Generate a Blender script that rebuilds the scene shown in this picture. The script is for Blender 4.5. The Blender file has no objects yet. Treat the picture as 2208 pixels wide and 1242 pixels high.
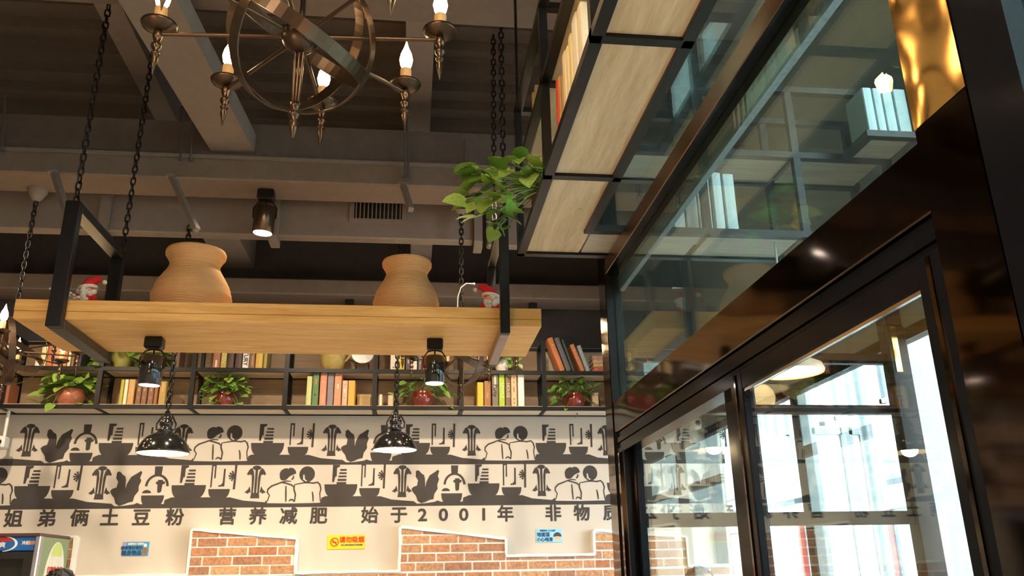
import bpy, bmesh, math, random
from mathutils import Vector, Matrix

C = bpy.context.scene.collection
PI = math.pi
rnd = random.Random(7)

# ------------------------------------------------------------------ camera
FPX = 1797.0
PITCH, YAW, ROLL = math.radians(19.006), math.radians(7.034), math.radians(1.072)
EYE = Vector((0, 0, 1.65))
_f = Vector((math.sin(YAW) * math.cos(PITCH), math.cos(YAW) * math.cos(PITCH), math.sin(PITCH)))
_r = Vector((math.cos(YAW), -math.sin(YAW), 0))
_u = _r.cross(_f)
RIGHT = _r * math.cos(ROLL) - _u * math.sin(ROLL)
UP = _u * math.cos(ROLL) + _r * math.sin(ROLL)
FWD = _f
cam = bpy.data.cameras.new('camera')
cam.sensor_width = 36
cam.lens = FPX * 36 / 2208
cam.clip_start = 0.05
cam.clip_end = 300
camo = bpy.data.objects.new('camera', cam)
M = Matrix((RIGHT, UP, -FWD)).transposed().to_4x4()
M.translation = EYE
camo.matrix_world = M
C.objects.link(camo)
bpy.context.scene.camera = camo


def ray(px, py):
    return RIGHT * ((px - 1104) / FPX) - UP * ((py - 621) / FPX) + FWD


def at(px, py, Y):
    """photo measurement -> world point on the plane at depth Y"""
    d = ray(px, py)
    return EYE + d * (Y / d.y)


def atz(px, py, Z):
    d = ray(px, py)
    return EYE + d * ((Z - EYE.z) / d.z)


# ------------------------------------------------------------------ world, lights, exposure
sc = bpy.context.scene
sc.view_settings.view_transform = 'Standard'
sc.view_settings.look = 'None'
sc.view_settings.gamma = 1
sc.view_settings.use_curve_mapping = False
sc.view_settings.exposure = 0.0
w = bpy.data.worlds.new('overcast_sky')
sc.world = w
w.use_nodes = True
bg = w.node_tree.nodes['Background']
bg.inputs[0].default_value = (0.86, 0.94, 1.0, 1)
bg.inputs[1].default_value = 12.0
sc.cycles.max_bounces = 8
sc.cycles.transparent_max_bounces = 16
sc.cycles.caustics_reflective = False
sc.cycles.caustics_refractive = False
sc.cycles.sample_clamp_indirect = 4
sc.cycles.use_denoising = True


def light(kind, name, loc, energy, color, size=0.1, rot=None, spot=None, blend=0.5):
    l = bpy.data.lights.new(name, kind)
    l.energy = energy
    l.color = color
    if kind == 'AREA':
        l.shape = 'DISK'
        l.size = size
    else:
        l.shadow_soft_size = size
    if spot:
        l.spot_size = spot
        l.spot_blend = blend
    o = bpy.data.objects.new(name, l)
    o.location = loc
    if rot:
        o.rotation_euler = rot
    C.objects.link(o)
    return o


WARM = (1.0, 0.60, 0.27)
NEUT = (1.0, 0.80, 0.58)
# unseen fill lights standing in for the rest of the dining room's lighting
for lx, ly, lz, e in ((-1.9, 0.2, 3.9, 95), (-2.3, -2.2, 3.6, 95), (-0.4, 1.0, 4.3, 45)):
    light('AREA', 'room_fill_light', (lx, ly, lz), e, NEUT, 0.5)
for lx, ly, lz, e in ((-1.7, 0.9, 2.2, 34), (0.1, 0.1, 2.3, 16)):
    light('POINT', 'low_fill_light', (lx, ly, lz), e, WARM, 0.15)  # low fill added to brighten the plank's underside and the jars
for lx, e in ((-2.6, 34), (-0.95, 34), (0.6, 34)):  # bare spots without fixtures, tilted toward the far wall
    light('SPOT', 'wall_wash_light', (lx, 4.6, 4.05), e * 6, NEUT, 0.06, (math.radians(35), 0, 0), math.radians(95), 0.9)

# ------------------------------------------------------------------ materials
MATS = {}


def nodes_of(name):
    m = bpy.data.materials.new(name)
    m.use_nodes = True
    nt = m.node_tree
    return m, nt, nt.nodes['Principled BSDF']


def mat(name, col, rough=0.5, metal=0.0, var=0.12, scale=14.0, bump=0.0, emit=None, spec=0.5, coat=0.0):
    if name in MATS:
        return MATS[name]
    m, nt, b = nodes_of(name)
    tc = nt.nodes.new('ShaderNodeTexCoord')
    no = nt.nodes.new('ShaderNodeTexNoise')
    no.inputs['Scale'].default_value = scale
    no.inputs['Detail'].default_value = 5
    nt.links.new(tc.outputs['Object'], no.inputs['Vector'])
    mx = nt.nodes.new('ShaderNodeMix')
    mx.data_type = 'RGBA'
    mx.inputs[6].default_value = tuple(c * (1 - var) for c in col) + (1,)
    mx.inputs[7].default_value = tuple(min(1, c * (1 + var)) for c in col) + (1,)
    nt.links.new(no.outputs['Fac'], mx.inputs[0])
    nt.links.new(mx.outputs[2], b.inputs['Base Color'])
    b.inputs['Roughness'].default_value = rough
    b.inputs['Metallic'].default_value = metal
    b.inputs['Specular IOR Level'].default_value = spec
    if coat:
        b.inputs['Coat Weight'].default_value = coat
        b.inputs['Coat Roughness'].default_value = 0.08
    if bump:
        bp = nt.nodes.new('ShaderNodeBump')
        bp.inputs['Strength'].default_value = bump
        bp.inputs['Distance'].default_value = 0.01
        nt.links.new(no.outputs['Fac'], bp.inputs['Height'])
        nt.links.new(bp.outputs[0], b.inputs['Normal'])
    if emit:
        b.inputs['Emission Color'].default_value = tuple(emit[0]) + (1,)
        b.inputs['Emission Strength'].default_value = emit[1]
        m.cycles.emission_sampling = 'NONE'
    MATS[name] = m
    return m


def wood(name, dark, light_, grain=(1, 12, 12), rough=0.55, scale=2.0):
    if name in MATS:
        return MATS[name]
    m, nt, b = nodes_of(name)
    tc = nt.nodes.new('ShaderNodeTexCoord')
    mp = nt.nodes.new('ShaderNodeMapping')
    mp.inputs['Scale'].default_value = grain
    nt.links.new(tc.outputs['Object'], mp.inputs[0])
    n1 = nt.nodes.new('ShaderNodeTexNoise')
    n1.inputs['Scale'].default_value = scale
    n1.inputs['Detail'].default_value = 8
    n1.inputs['Distortion'].default_value = 1.1
    nt.links.new(mp.outputs[0], n1.inputs['Vector'])
    n2 = nt.nodes.new('ShaderNodeTexNoise')
    n2.inputs['Scale'].default_value = scale * 9
    n2.inputs['Detail'].default_value = 3
    nt.links.new(mp.outputs[0], n2.inputs['Vector'])
    ad = nt.nodes.new('ShaderNodeMath')
    ad.operation = 'MULTIPLY_ADD'
    ad.inputs[1].default_value = 0.35
    nt.links.new(n2.outputs['Fac'], ad.inputs[0])
    nt.links.new(n1.outputs['Fac'], ad.inputs[2])
    cr = nt.nodes.new('ShaderNodeValToRGB')
    cr.color_ramp.elements[0].position = 0.42
    cr.color_ramp.elements[0].color = dark + (1,)
    cr.color_ramp.elements[1].position = 0.85
    cr.color_ramp.elements[1].color = light_ + (1,)
    nt.links.new(ad.outputs[0], cr.inputs[0])
    nt.links.new(cr.outputs[0], b.inputs['Base Color'])
    b.inputs['Roughness'].default_value = rough
    bp = nt.nodes.new('ShaderNodeBump')
    bp.inputs['Strength'].default_value = 0.12
    bp.inputs['Distance'].default_value = 0.004
    nt.links.new(ad.outputs[0], bp.inputs['Height'])
    nt.links.new(bp.outputs[0], b.inputs['Normal'])
    MATS[name] = m
    return m


def rand_mat(name, cols, rough=0.8, nscale=40, bump=0.3, subs=0.0, spec=0.5):
    """colour picked per object (Object Info > Random) with surface noise"""
    m, nt, b = nodes_of(name)
    oi = nt.nodes.new('ShaderNodeObjectInfo')
    cr = nt.nodes.new('ShaderNodeValToRGB')
    el = cr.color_ramp.elements
    for i, c in enumerate(cols):
        p = i / (len(cols) - 1)
        e = el[i] if i < 2 else el.new(p)
        e.position = p
        e.color = c + (1,)
    for i, c in enumerate(cols):
        pass
    nt.links.new(oi.outputs['Random'], cr.inputs[0])
    tc = nt.nodes.new('ShaderNodeTexCoord')
    no = nt.nodes.new('ShaderNodeTexNoise')
    no.inputs['Scale'].default_value = nscale
    no.inputs['Detail'].default_value = 6
    nt.links.new(tc.outputs['Object'], no.inputs['Vector'])
    mr = nt.nodes.new('ShaderNodeMapRange')
    mr.inputs[3].default_value = 0.25
    mr.inputs[4].default_value = 1.75
    nt.links.new(no.outputs['Fac'], mr.inputs[0])
    mx = nt.nodes.new('ShaderNodeMix')
    mx.data_type = 'RGBA'
    mx.blend_type = 'MULTIPLY'
    mx.inputs[0].default_value = 1
    nt.links.new(cr.outputs[0], mx.inputs[6])
    nt.links.new(mr.outputs[0], mx.inputs[7])
    nt.links.new(mx.outputs[2], b.inputs['Base Color'])
    b.inputs['Roughness'].default_value = rough
    b.inputs['Specular IOR Level'].default_value = spec
    bp = nt.nodes.new('ShaderNodeBump')
    bp.inputs['Strength'].default_value = bump
    bp.inputs['Distance'].default_value = 0.006
    nt.links.new(no.outputs['Fac'], bp.inputs['Height'])
    nt.links.new(bp.outputs[0], b.inputs['Normal'])
    MATS[name] = m
    return m


def glass_mat(name, tint, ior=1.5, rough=0.0, haze=0.0):
    m, nt, b = nodes_of(name)
    nt.nodes.remove(b)
    out = nt.nodes['Material Output']
    tr = nt.nodes.new('ShaderNodeBsdfTransparent')
    tr.inputs[0].default_value = tint + (1,)
    gl = nt.nodes.new('ShaderNodeBsdfGlossy')
    gl.inputs['Roughness'].default_value = rough
    gl.inputs['Color'].default_value = (0.9, 1, 0.98, 1)
    fr = nt.nodes.new('ShaderNodeFresnel')
    ge = nt.nodes.new('ShaderNodeNewGeometry')
    sw = nt.nodes.new('ShaderNodeMix')       # same reflectance from either side of the sheet
    sw.inputs[2].default_value = ior
    sw.inputs[3].default_value = 1 / ior
    nt.links.new(ge.outputs['Backfacing'], sw.inputs[0])
    nt.links.new(sw.outputs[0], fr.inputs[0])
    mx = nt.nodes.new('ShaderNodeMixShader')
    nt.links.new(fr.outputs[0], mx.inputs[0])
    nt.links.new(tr.outputs[0], mx.inputs[1])
    nt.links.new(gl.outputs[0], mx.inputs[2])
    res = mx.outputs[0]
    if haze:                                  # patchy pale teal diffuse film mixed over the sheet
        df = nt.nodes.new('ShaderNodeBsdfDiffuse'); df.inputs[0].default_value = (0.55, 0.68, 0.66, 1)
        tl = nt.nodes.new('ShaderNodeBsdfTranslucent'); tl.inputs[0].default_value = (0.55, 0.68, 0.66, 1)
        ms = nt.nodes.new('ShaderNodeMixShader')
        nt.links.new(df.outputs[0], ms.inputs[1]); nt.links.new(tl.outputs[0], ms.inputs[2])
        tc = nt.nodes.new('ShaderNodeTexCoord')
        no = nt.nodes.new('ShaderNodeTexNoise'); no.inputs['Scale'].default_value = 2.5
        no.inputs['Detail'].default_value = 6
        nt.links.new(tc.outputs['Object'], no.inputs['Vector'])
        mu = nt.nodes.new('ShaderNodeMath'); mu.operation = 'MULTIPLY'; mu.inputs[1].default_value = haze * 2
        nt.links.new(no.outputs['Fac'], mu.inputs[0])
        m2 = nt.nodes.new('ShaderNodeMixShader')
        nt.links.new(mu.outputs[0], m2.inputs[0]); nt.links.new(res, m2.inputs[1]); nt.links.new(ms.outputs[0], m2.inputs[2])
        res = m2.outputs[0]
    nt.links.new(res, out.inputs[0])
    MATS[name] = m
    return m


def wavy_metal(name, col, rough, wscale, strength):
    m, nt, b = nodes_of(name)
    b.inputs['Base Color'].default_value = col + (1,)
    b.inputs['Metallic'].default_value = 1
    b.inputs['Roughness'].default_value = rough
    tc = nt.nodes.new('ShaderNodeTexCoord')
    no = nt.nodes.new('ShaderNodeTexNoise')
    no.inputs['Scale'].default_value = wscale
    no.inputs['Detail'].default_value = 0.5
    nt.links.new(tc.outputs['Object'], no.inputs['Vector'])
    bp = nt.nodes.new('ShaderNodeBump')
    bp.inputs['Strength'].default_value = 1
    bp.inputs['Distance'].default_value = strength
    nt.links.new(no.outputs['Fac'], bp.inputs['Height'])
    nt.links.new(bp.outputs[0], b.inputs['Normal'])
    MATS[name] = m
    return m


BLK = mat('black_steel', (0.012, 0.0115, 0.0115), 0.36, 0.3, 0.3, spec=0.35)
BARM = mat('sheen_black_bar', (0.07, 0.066, 0.06), 0.35, 0.7, 0.4)  # black steel lightened for the sheen on one bracket bar
BLKG = mat('gloss_black_enamel', (0.012, 0.012, 0.012), 0.12, 0.0, 0.1, coat=0.6)
DOORM = mat('black_anodised_frame', (0.006, 0.007, 0.010), 0.16, 0.0, 0.2, spec=0.06)
BRONZE = mat('dark_bronze', (0.105, 0.068, 0.045), 0.32, 0.9, 0.25)
TRANSM = wavy_metal('warm_reflection_steel', (0.24, 0.14, 0.085), 0.28, 1.6, 0.02)  # screen steel lightened so the transom carries a warm reflection
BROWNM = wavy_metal('brown_mirror_steel', (0.075, 0.052, 0.042), 0.07, 1.6, 0.02)
GOLDREFL = wavy_metal('gold_reflection_steel', (0.72, 0.44, 0.14), 0.15, 3.6, 0.09)  # gold of the reflected lamps put into the steel's colour
GALV = mat('grey_steel', (0.30, 0.29, 0.28), 0.4, 0.8)
CHROME = mat('polished_chrome', (0.6, 0.6, 0.6), 0.15, 1.0)
PINE = wood('honey_pine', (0.60, 0.29, 0.065), (0.83, 0.48, 0.16), (1.1, 9, 16), 0.5)
ASH = wood('pale_ash', (0.55, 0.37, 0.21), (0.80, 0.61, 0.40), (9, 0.9, 9), 0.6, 1.6)
LITBOARDW = wood('bounce_lit_board', (0.66, 0.54, 0.40), (0.84, 0.74, 0.60), (1.0, 9, 9), 0.6)  # shelf wood lightened for the light bounced onto its underside
SHELFW = wood('shelf_wood', (0.52, 0.37, 0.24), (0.74, 0.58, 0.41), (1.0, 9, 9), 0.6)
BACKW = wood('back_panel_wood', (0.20, 0.13, 0.075), (0.30, 0.21, 0.13), (1.0, 9, 9), 0.7)
CEIL = mat('ceiling_dark_paint', (0.105, 0.080, 0.066), 0.85, var=0.25)
BEAMM = mat('beam_brown_paint', (0.155, 0.118, 0.095), 0.8, var=0.18)
DUCTM = mat('duct_grey_brown_paint', (0.185, 0.155, 0.135), 0.7, var=0.15)
DARKW = mat('dark_wall_paint', (0.048, 0.044, 0.046), 0.9, var=0.2)
WALLM = mat('warm_beige_wall_paint', (0.60, 0.545, 0.475), 0.85, var=0.05, scale=3)
PRINT = mat('charcoal_wall_print', (0.050, 0.042, 0.038), 0.8, var=0.1)
PLAST = mat('white_plaster', (0.88, 0.86, 0.82), 0.9, var=0.08, bump=0.3, scale=60)
MORT = mat('pale_mortar', (0.86, 0.83, 0.78), 0.95, var=0.1, bump=0.3, scale=50)
GLASS = glass_mat('green_tinted_glass', (0.82, 0.93, 0.91), haze=0.015)
CLEAR = glass_mat('clear_glass', (0.94, 0.97, 0.96))
BRICKM = rand_mat('brick_clay', [(0.40, 0.155, 0.08), (0.50, 0.25, 0.13), (0.34, 0.165, 0.10), (0.55, 0.31, 0.16), (0.43, 0.19, 0.10)], 0.9, 45, 0.7)
LEAFM = rand_mat('pothos_leaf', [(0.09, 0.20, 0.025), (0.19, 0.33, 0.045), (0.36, 0.50, 0.11), (0.12, 0.26, 0.035)], 0.38, 12, 0.15)
LEAFD = rand_mat('fern_leaf', [(0.05, 0.15, 0.025), (0.11, 0.26, 0.04), (0.22, 0.40, 0.07)], 0.5, 12, 0.15)
STEM = mat('green_stem', (0.16, 0.26, 0.06), 0.5)
REDPOT = mat('red_glazed_pot', (0.19, 0.03, 0.022), 0.12, coat=0.7)
SOIL = mat('potting_soil', (0.04, 0.025, 0.015), 0.95)
CLAY = mat('ochre_clay', (0.62, 0.34, 0.145), 0.7, var=0.16, scale=9)
_nt = CLAY.node_tree
_wv = _nt.nodes.new('ShaderNodeTexWave')          # throwing rings
_wv.bands_direction = 'Z'
_wv.inputs['Scale'].default_value = 26
_wv.inputs['Distortion'].default_value = 2.2
_wv.inputs['Detail'].default_value = 3
_tc = _nt.nodes.new('ShaderNodeTexCoord')
_nt.links.new(_tc.outputs['Object'], _wv.inputs['Vector'])
_bp = _nt.nodes.new('ShaderNodeBump')
_bp.inputs['Strength'].default_value = 0.45
_bp.inputs['Distance'].default_value = 0.006
_nt.links.new(_wv.outputs['Fac'], _bp.inputs['Height'])
_nt.links.new(_bp.outputs[0], _nt.nodes['Principled BSDF'].inputs['Normal'])
PAGES = mat('book_pages', (0.72, 0.64, 0.50), 0.9, var=0.1, scale=90)
WHITE = mat('white_plastic', (0.78, 0.78, 0.76), 0.4)
REDC = mat('red_felt', (0.55, 0.012, 0.02), 0.9, bump=0.4, scale=80)
FLUFF = mat('white_fluff', (0.74, 0.70, 0.62), 0.95, var=0.25, bump=0.8, scale=70)
FLAME = mat('warm_bulb_glow', (1, 0.8, 0.5), 0.3, emit=((1.0, 0.74, 0.38), 22))
LEDF = mat('white_led_glow', (1, 1, 1), 0.3, emit=((1.0, 0.93, 0.82), 14))
CANDLE = mat('amber_candle_tube', (0.45, 0.27, 0.12), 0.5, emit=((1.0, 0.50, 0.16), 0.12))


# ------------------------------------------------------------------ mesh helpers
class MB:
    def __init__(s):
        s.v, s.f, s.sm = [], [], []

    def add(s, vs, fs, smooth=False):
        n = len(s.v)
        s.v += [Vector(v) for v in vs]
        s.f += [tuple(i + n for i in f) for f in fs]
        s.sm += [smooth] * len(fs)
        return s

    def box(s, a, b):
        x0, x1 = sorted((a[0], b[0])); y0, y1 = sorted((a[1], b[1])); z0, z1 = sorted((a[2], b[2]))
        v = [(x0, y0, z0), (x1, y0, z0), (x1, y1, z0), (x0, y1, z0), (x0, y0, z1), (x1, y0, z1), (x1, y1, z1), (x0, y1, z1)]
        return s.add(v, [(0, 3, 2, 1), (4, 5, 6, 7), (0, 1, 5, 4), (1, 2, 6, 5), (2, 3, 7, 6), (3, 0, 4, 7)])

    def bbox(s, a, b, c=0.004):
        """box with chamfered long edges (octagonal-ish bevel via bmesh)"""
        bm = bmesh.new()
        bmesh.ops.create_cube(bm, size=1)
        sz = [abs(b[i] - a[i]) for i in range(3)]
        ct = [(b[i] + a[i]) / 2 for i in range(3)]
        bmesh.ops.scale(bm, vec=sz, verts=bm.verts)
        bmesh.ops.translate(bm, vec=ct, verts=bm.verts)
        c = min(c, min(sz) * 0.4)
        bmesh.ops.bevel(bm, geom=list(bm.edges), offset=c, segments=1, profile=0.5, affect='EDGES')
        bm.verts.index_update()
        s.add([v.co.copy() for v in bm.verts], [[v.index for v in f.verts] for f in bm.faces])
        bm.free()
        return s

    def tube(s, pts, r, n=8, cap=True, smooth=True):
        pts = [Vector(p) for p in pts]
        rs = r if isinstance(r, (list, tuple)) else [r] * len(pts)
        vs, fs = [], []
        prev = None
        for i, p in enumerate(pts):
            t = (pts[min(i + 1, len(pts) - 1)] - pts[max(i - 1, 0)]).normalized()
            if prev is None:
                a = Vector((0, 0, 1)) if abs(t.z) < 0.9 else Vector((1, 0, 0))
                u = t.cross(a).normalized()
            else:
                u = (prev - t * prev.dot(t)).normalized()
            prev = u
            w_ = t.cross(u)
            for k in range(n):
                an = 2 * PI * k / n + PI / n
                vs.append(p + (u * math.cos(an) + w_ * math.sin(an)) * rs[i])
        for i in range(len(pts) - 1):
            for k in range(n):
                k2 = (k + 1) % n
                fs.append((i * n + k, i * n + k2, (i + 1) * n + k2, (i + 1) * n + k))
        s.add(vs, fs, smooth)
        if cap:
            m = (len(pts) - 1) * n
            s.add(vs[:n], [tuple(range(n))[::-1]])
            s.add(vs[m:m + n], [tuple(range(n))])
        return s

    def bar(s, p0, p1, wd):
        """square bar"""
        return s.tube([p0, p1], wd * 0.7071, 4, True, False)

    def lathe(s, prof, c=(0, 0, 0), n=24, ax=None, smooth=True, cap0=True, cap1=True):
        """prof: (radius, height) pairs; revolved about +Z at c (or ax matrix 3x3)"""
        c = Vector(c)
        vs, fs = [], []
        for r, h in prof:
            for k in range(n):
                a = 2 * PI * k / n
                p = Vector((r * math.cos(a), r * math.sin(a), h))
                if ax is not None:
                    p = ax @ p
                vs.append(c + p)
        for i in range(len(prof) - 1):
            for k in range(n):
                k2 = (k + 1) % n
                fs.append((i * n + k, i * n + k2, (i + 1) * n + k2, (i + 1) * n + k))
        s.add(vs, fs, smooth)
        if cap0 and prof[0][0] > 1e-5:
            s.add(vs[:n], [tuple(range(n))[::-1]])
        if cap1 and prof[-1][0] > 1e-5:
            s.add(vs[-n:], [tuple(range(n))])
        return s

    def prism(s, pts, y0, y1, plane='xz'):
        """polygon (2-D) extruded between y0 and y1"""
        area = sum(pts[i][0] * pts[(i + 1) % len(pts)][1] - pts[(i + 1) % len(pts)][0] * pts[i][1] for i in range(len(pts)))
        if area < 0:
            pts = pts[::-1]
        n = len(pts)
        if plane == 'xz':
            A = [(p[0], y0, p[1]) for p in pts]; B = [(p[0], y1, p[1]) for p in pts]
        elif plane == 'yz':
            A = [(y1, p[0], p[1]) for p in pts]; B = [(y0, p[0], p[1]) for p in pts]
        else:
            A = [(p[0], p[1], y1) for p in pts]; B = [(p[0], p[1], y0) for p in pts]
        s.add(A + B, [tuple(range(n)), tuple(range(2 * n - 1, n - 1, -1))] + [(i + n, (i + 1) % n + n, (i + 1) % n, i) for i in range(n)])
        return s

    def ball(s, c, r, sq=(1, 1, 1), n=12, m=8):
        prof = [(max(1e-4, math.sin(PI * i / m)), -math.cos(PI * i / m)) for i in range(m + 1)]
        vs, fs = [], []
        for pr, h in prof:
            for k in range(n):
                a = 2 * PI * k / n
                vs.append((c[0] + pr * math.cos(a) * r * sq[0], c[1] + pr * math.sin(a) * r * sq[1], c[2] + h * r * sq[2]))
        for i in range(m):
            for k in range(n):
                k2 = (k + 1) % n
                fs.append((i * n + k, i * n + k2, (i + 1) * n + k2, (i + 1) * n + k))
        return s.add(vs, fs, True)

    def mesh(s, name, material, origin=(0, 0, 0)):
        me = bpy.data.meshes.new(name)
        o = Vector(origin)
        me.from_pydata([v - o for v in s.v], [], s.f)
        me.polygons.foreach_set('use_smooth', s.sm)
        me.materials.append(material)
        me.update()
        return me

    def build(s, name, material, parent=None):
        return put(name, s.mesh(name, material, wloc(parent)), parent)


def wloc(o):
    p = Vector((0, 0, 0))
    while o is not None:
        p = p + Vector(o.location)
        o = o.parent
    return p


def put(name, me, parent=None, loc=(0, 0, 0), rot=None):
    o = bpy.data.objects.new(name, me)
    C.objects.link(o)
    o.location = loc
    if rot is not None:
        o.rotation_euler = rot
    if parent is not None:
        o.parent = parent
    return o


def tag(o, label, cat, group=None):
    o['label'] = label
    o['category'] = cat
    if group:
        o['group'] = group
    return o


def thing(name, label, cat, loc=(0, 0, 0), group=None, rot=None):
    o = put(name, None, None, loc, rot)
    return tag(o, label, cat, group)


def struct(o):
    o['kind'] = 'structure'
    return o


def stuff(o):
    o['kind'] = 'stuff'
    return o


def copy_tree(o, parent=None):
    c = o.copy()
    C.objects.link(c)
    if parent is not None:
        c.parent = parent
    for ch in list(o.children):
        copy_tree(ch, c)
    return c


TEXTS = {}


def text_mesh(body, size, material, bold=0.0, depth=0.001):
    key = (body, size, material.name, bold)
    if key in TEXTS:
        return TEXTS[key]
    cu = bpy.data.curves.new('lettering', 'FONT')
    cu.body = body
    cu.size = size
    cu.align_x = 'CENTER'
    cu.align_y = 'CENTER'
    cu.extrude = depth
    cu.resolution_u = 3
    cu.fill_mode = 'BOTH'
    t = bpy.data.objects.new('lettering', cu)
    C.objects.link(t)
    dg = bpy.context.evaluated_depsgraph_get()
    dg.update()
    me = bpy.data.meshes.new_from_object(t.evaluated_get(dg))
    bpy.data.objects.remove(t)
    bpy.data.curves.remove(cu)
    if bold:                                  # heavier strokes: a few copies, each shifted by half a stroke
        v0 = [v.co.copy() for v in me.vertices]
        f0 = [tuple(p.vertices) for p in me.polygons]
        V, F = [], []
        for i in range(8):
            a = 2 * PI * i / 8
            n = len(V)
            V += [v + Vector((math.cos(a) * bold, math.sin(a) * bold, 0.00004 * i)) for v in v0]
            F += [tuple(k + n for k in f) for f in f0]
        me = bpy.data.meshes.new('lettering')
        me.from_pydata(V, [], F)
    me.materials.clear()
    me.materials.append(material)
    TEXTS[key] = me
    return me


def text(name, body, size, material, parent, loc, rot=(PI / 2, 0, 0), bold=0.0, depth=0.001, sx=1.0):
    o = put(name, text_mesh(body, size, material, bold, depth), parent, Vector(loc) - wloc(parent), rot)
    o.scale = (sx, 1, 1)
    return o
# ------------------------------------------------------------------ room shell
XG = 0.95            # plane of the glazed entrance screen
WY = 6.70            # far wall
XF = 2.40            # street facade
FLOORM = mat('beige_floor_tile', (0.50, 0.43, 0.35), 0.35, var=0.12, scale=3)
struct(MB().box((-4.2, -4, -0.1), (2.55, 7.0, 0)).build('floor', FLOORM))
ceil = struct(MB().box((-4.3, -4.1, 5.3), (2.6, 7.0, 5.45)).build('ceiling', CEIL))
ribm = MB().prism([(-0.06, 0), (0.06, 0), (0.04, -0.07), (-0.04, -0.07)], -4.2, 2.4, 'yz').mesh('ceiling_rib', CEIL)
for i in range(14):
    put('ceiling_rib', ribm, ceil, (0, 3.0 + i * 0.27, 5.30))
wall_far = struct(MB().box((-4.3, WY, 0), (2.55, WY + 0.15, 3.45)).build('wall_far', WALLM))
MB().box((-4.3, WY, 3.45), (2.55, WY + 0.15, 5.4)).build('upper_wall', DARKW, wall_far)
struct(MB().box((-4.35, -4.1, 0), (-4.2, 7.0, 5.4)).build('wall_left', mat('left_wall_paint', (0.30, 0.25, 0.20), 0.9)))
struct(MB().box((-4.3, -4.15, 0), (2.5, -4.0, 5.4)).build('wall_back', mat('back_wall_paint', (0.24, 0.19, 0.15), 0.9)))
TEALW = mat('grey_green_wall_paint', (0.20, 0.235, 0.225), 0.85, var=.1)
wr = struct(MB().box((XF, -4, 2.78), (XF + 0.2, 7.0, 3.3)).build('wall_right', TEALW))
MB().box((XF, -4, 4.7), (XF + 0.2, 7.0, 5.4)).build('wall_band', TEALW, wr)
MB().box((XF, 3.2, 3.3), (XF + 0.2, 7.0, 4.7)).build('wall_band', TEALW, wr)
MB().box((XF, -4, 3.3), (XF + 0.2, -1.5, 4.7)).build('wall_band', TEALW, wr)

# beams, all painted brown
bm_ = struct(MB().bbox((-4.2, 5.20, 4.175), (2.4, 5.50, 4.335), 0.012).build('ceiling_beam', BEAMM))
struct(MB().box((-4.2, 5.23, 4.335), (2.4, 5.46, 4.62)).build('ceiling_beam', CEIL))
MB().box((-4.2, 5.185, 4.325), (2.4, 5.20, 4.350)).build('ledge', DUCTM, bm_)
struct(MB().bbox((-4.2, 3.75, 4.70), (2.4, 4.12, 5.0), 0.012).build('ceiling_beam', BEAMM))
struct(MB().bbox((-4.2, 6.38, 3.775), (2.4, 6.66, 3.905), 0.01).build('ceiling_beam', BEAMM))


def lbeam(x0, x1, y0, y1, z0, z1, y0s=0.0):
    m = MB().prism([(x0 + y0s, y0), (x1 + y0s, y0), (x1, y1), (x0, y1)], z0, z1, 'xy')
    return struct(m.build('ceiling_beam', DUCTM))


lbeam(-1.385, -1.10, 2.6, 5.225, 4.39, 4.53, -0.19)
lbeam(-2.005, -1.845, 3.2, 5.94, 5.00, 5.2, 0.03)
lbeam(-0.09, 0.09, 4.12, 6.7, 4.90, 5.2)
lbeam(-1.60, -1.33, 5.95, 6.7, 4.10, 4.6)
lbeam(-0.04, 0.13, 5.95, 6.7, 4.12, 4.6)

# air duct with grille
duct = thing('air_duct', 'long painted air duct with a slotted grille running behind the ceiling beam', 'air duct', (-0.4, 5.75, 3.99))
MB().bbox((-4.1, 5.62, 3.955), (0.42, 5.72, 4.36), 0.01).build('duct_body', DUCTM, duct)
MB().bbox((0.52, 5.66, 3.94), (2.3, 5.74, 4.33), 0.01).build('duct_body', DUCTM, duct)
for fx in (-2.15, -1.0, 0.45):
    MB().prism([(5.57, 4.37), (5.62, 4.37), (5.62, 3.955), (5.72, 3.95), (5.72, 3.90), (5.60, 3.90), (5.57, 3.94)], fx - 0.03, fx + 0.03, 'yz').build('flange', DUCTM, duct)
gx0, gx1, gz0, gz1 = at(765, 432, 5.61).x, at(868, 432, 5.61).x, 4.10, 4.245
gr = MB()
for a, b in (((gx0 - .03, gz0 - .03), (gx1 + .03, gz0)), ((gx0 - .03, gz1), (gx1 + .03, gz1 + .03)), ((gx0 - .03, gz0), (gx0, gz1)), ((gx1, gz0), (gx1 + .03, gz1))):
    gr.box((a[0], 5.598, a[1]), (b[0], 5.622, b[1]))
gro = gr.build('grille', DUCTM, duct)
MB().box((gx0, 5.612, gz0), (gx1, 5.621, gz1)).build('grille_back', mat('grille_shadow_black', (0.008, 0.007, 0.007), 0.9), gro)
sl = MB().box((-0.004, 5.600, gz0), (0.004, 5.612, gz1)).mesh('slat', DUCTM, wloc(gro))
for i in range(12):
    x = gx0 + (gx1 - gx0) * (i + 0.5) / 12
    put('slat', sl, gro, (x, 0, 0))

# threaded hanger rods and strut brackets below the beams
RODM = mat('painted_rod', (0.11, 0.10, 0.095), 0.6, 0.4)


def hanger(name, lab, p0, p1, r, gname):
    o = thing(name, lab, name.replace('_', ' '), p1, gname)
    MB().tube([p0, p1], r, 6).build('rod', RODM, o)
    MB().lathe([(r * 2.2, 0), (r * 2.2, r * 3)], p1, 6, smooth=False).build('nut', RODM, o)
    return o


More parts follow.
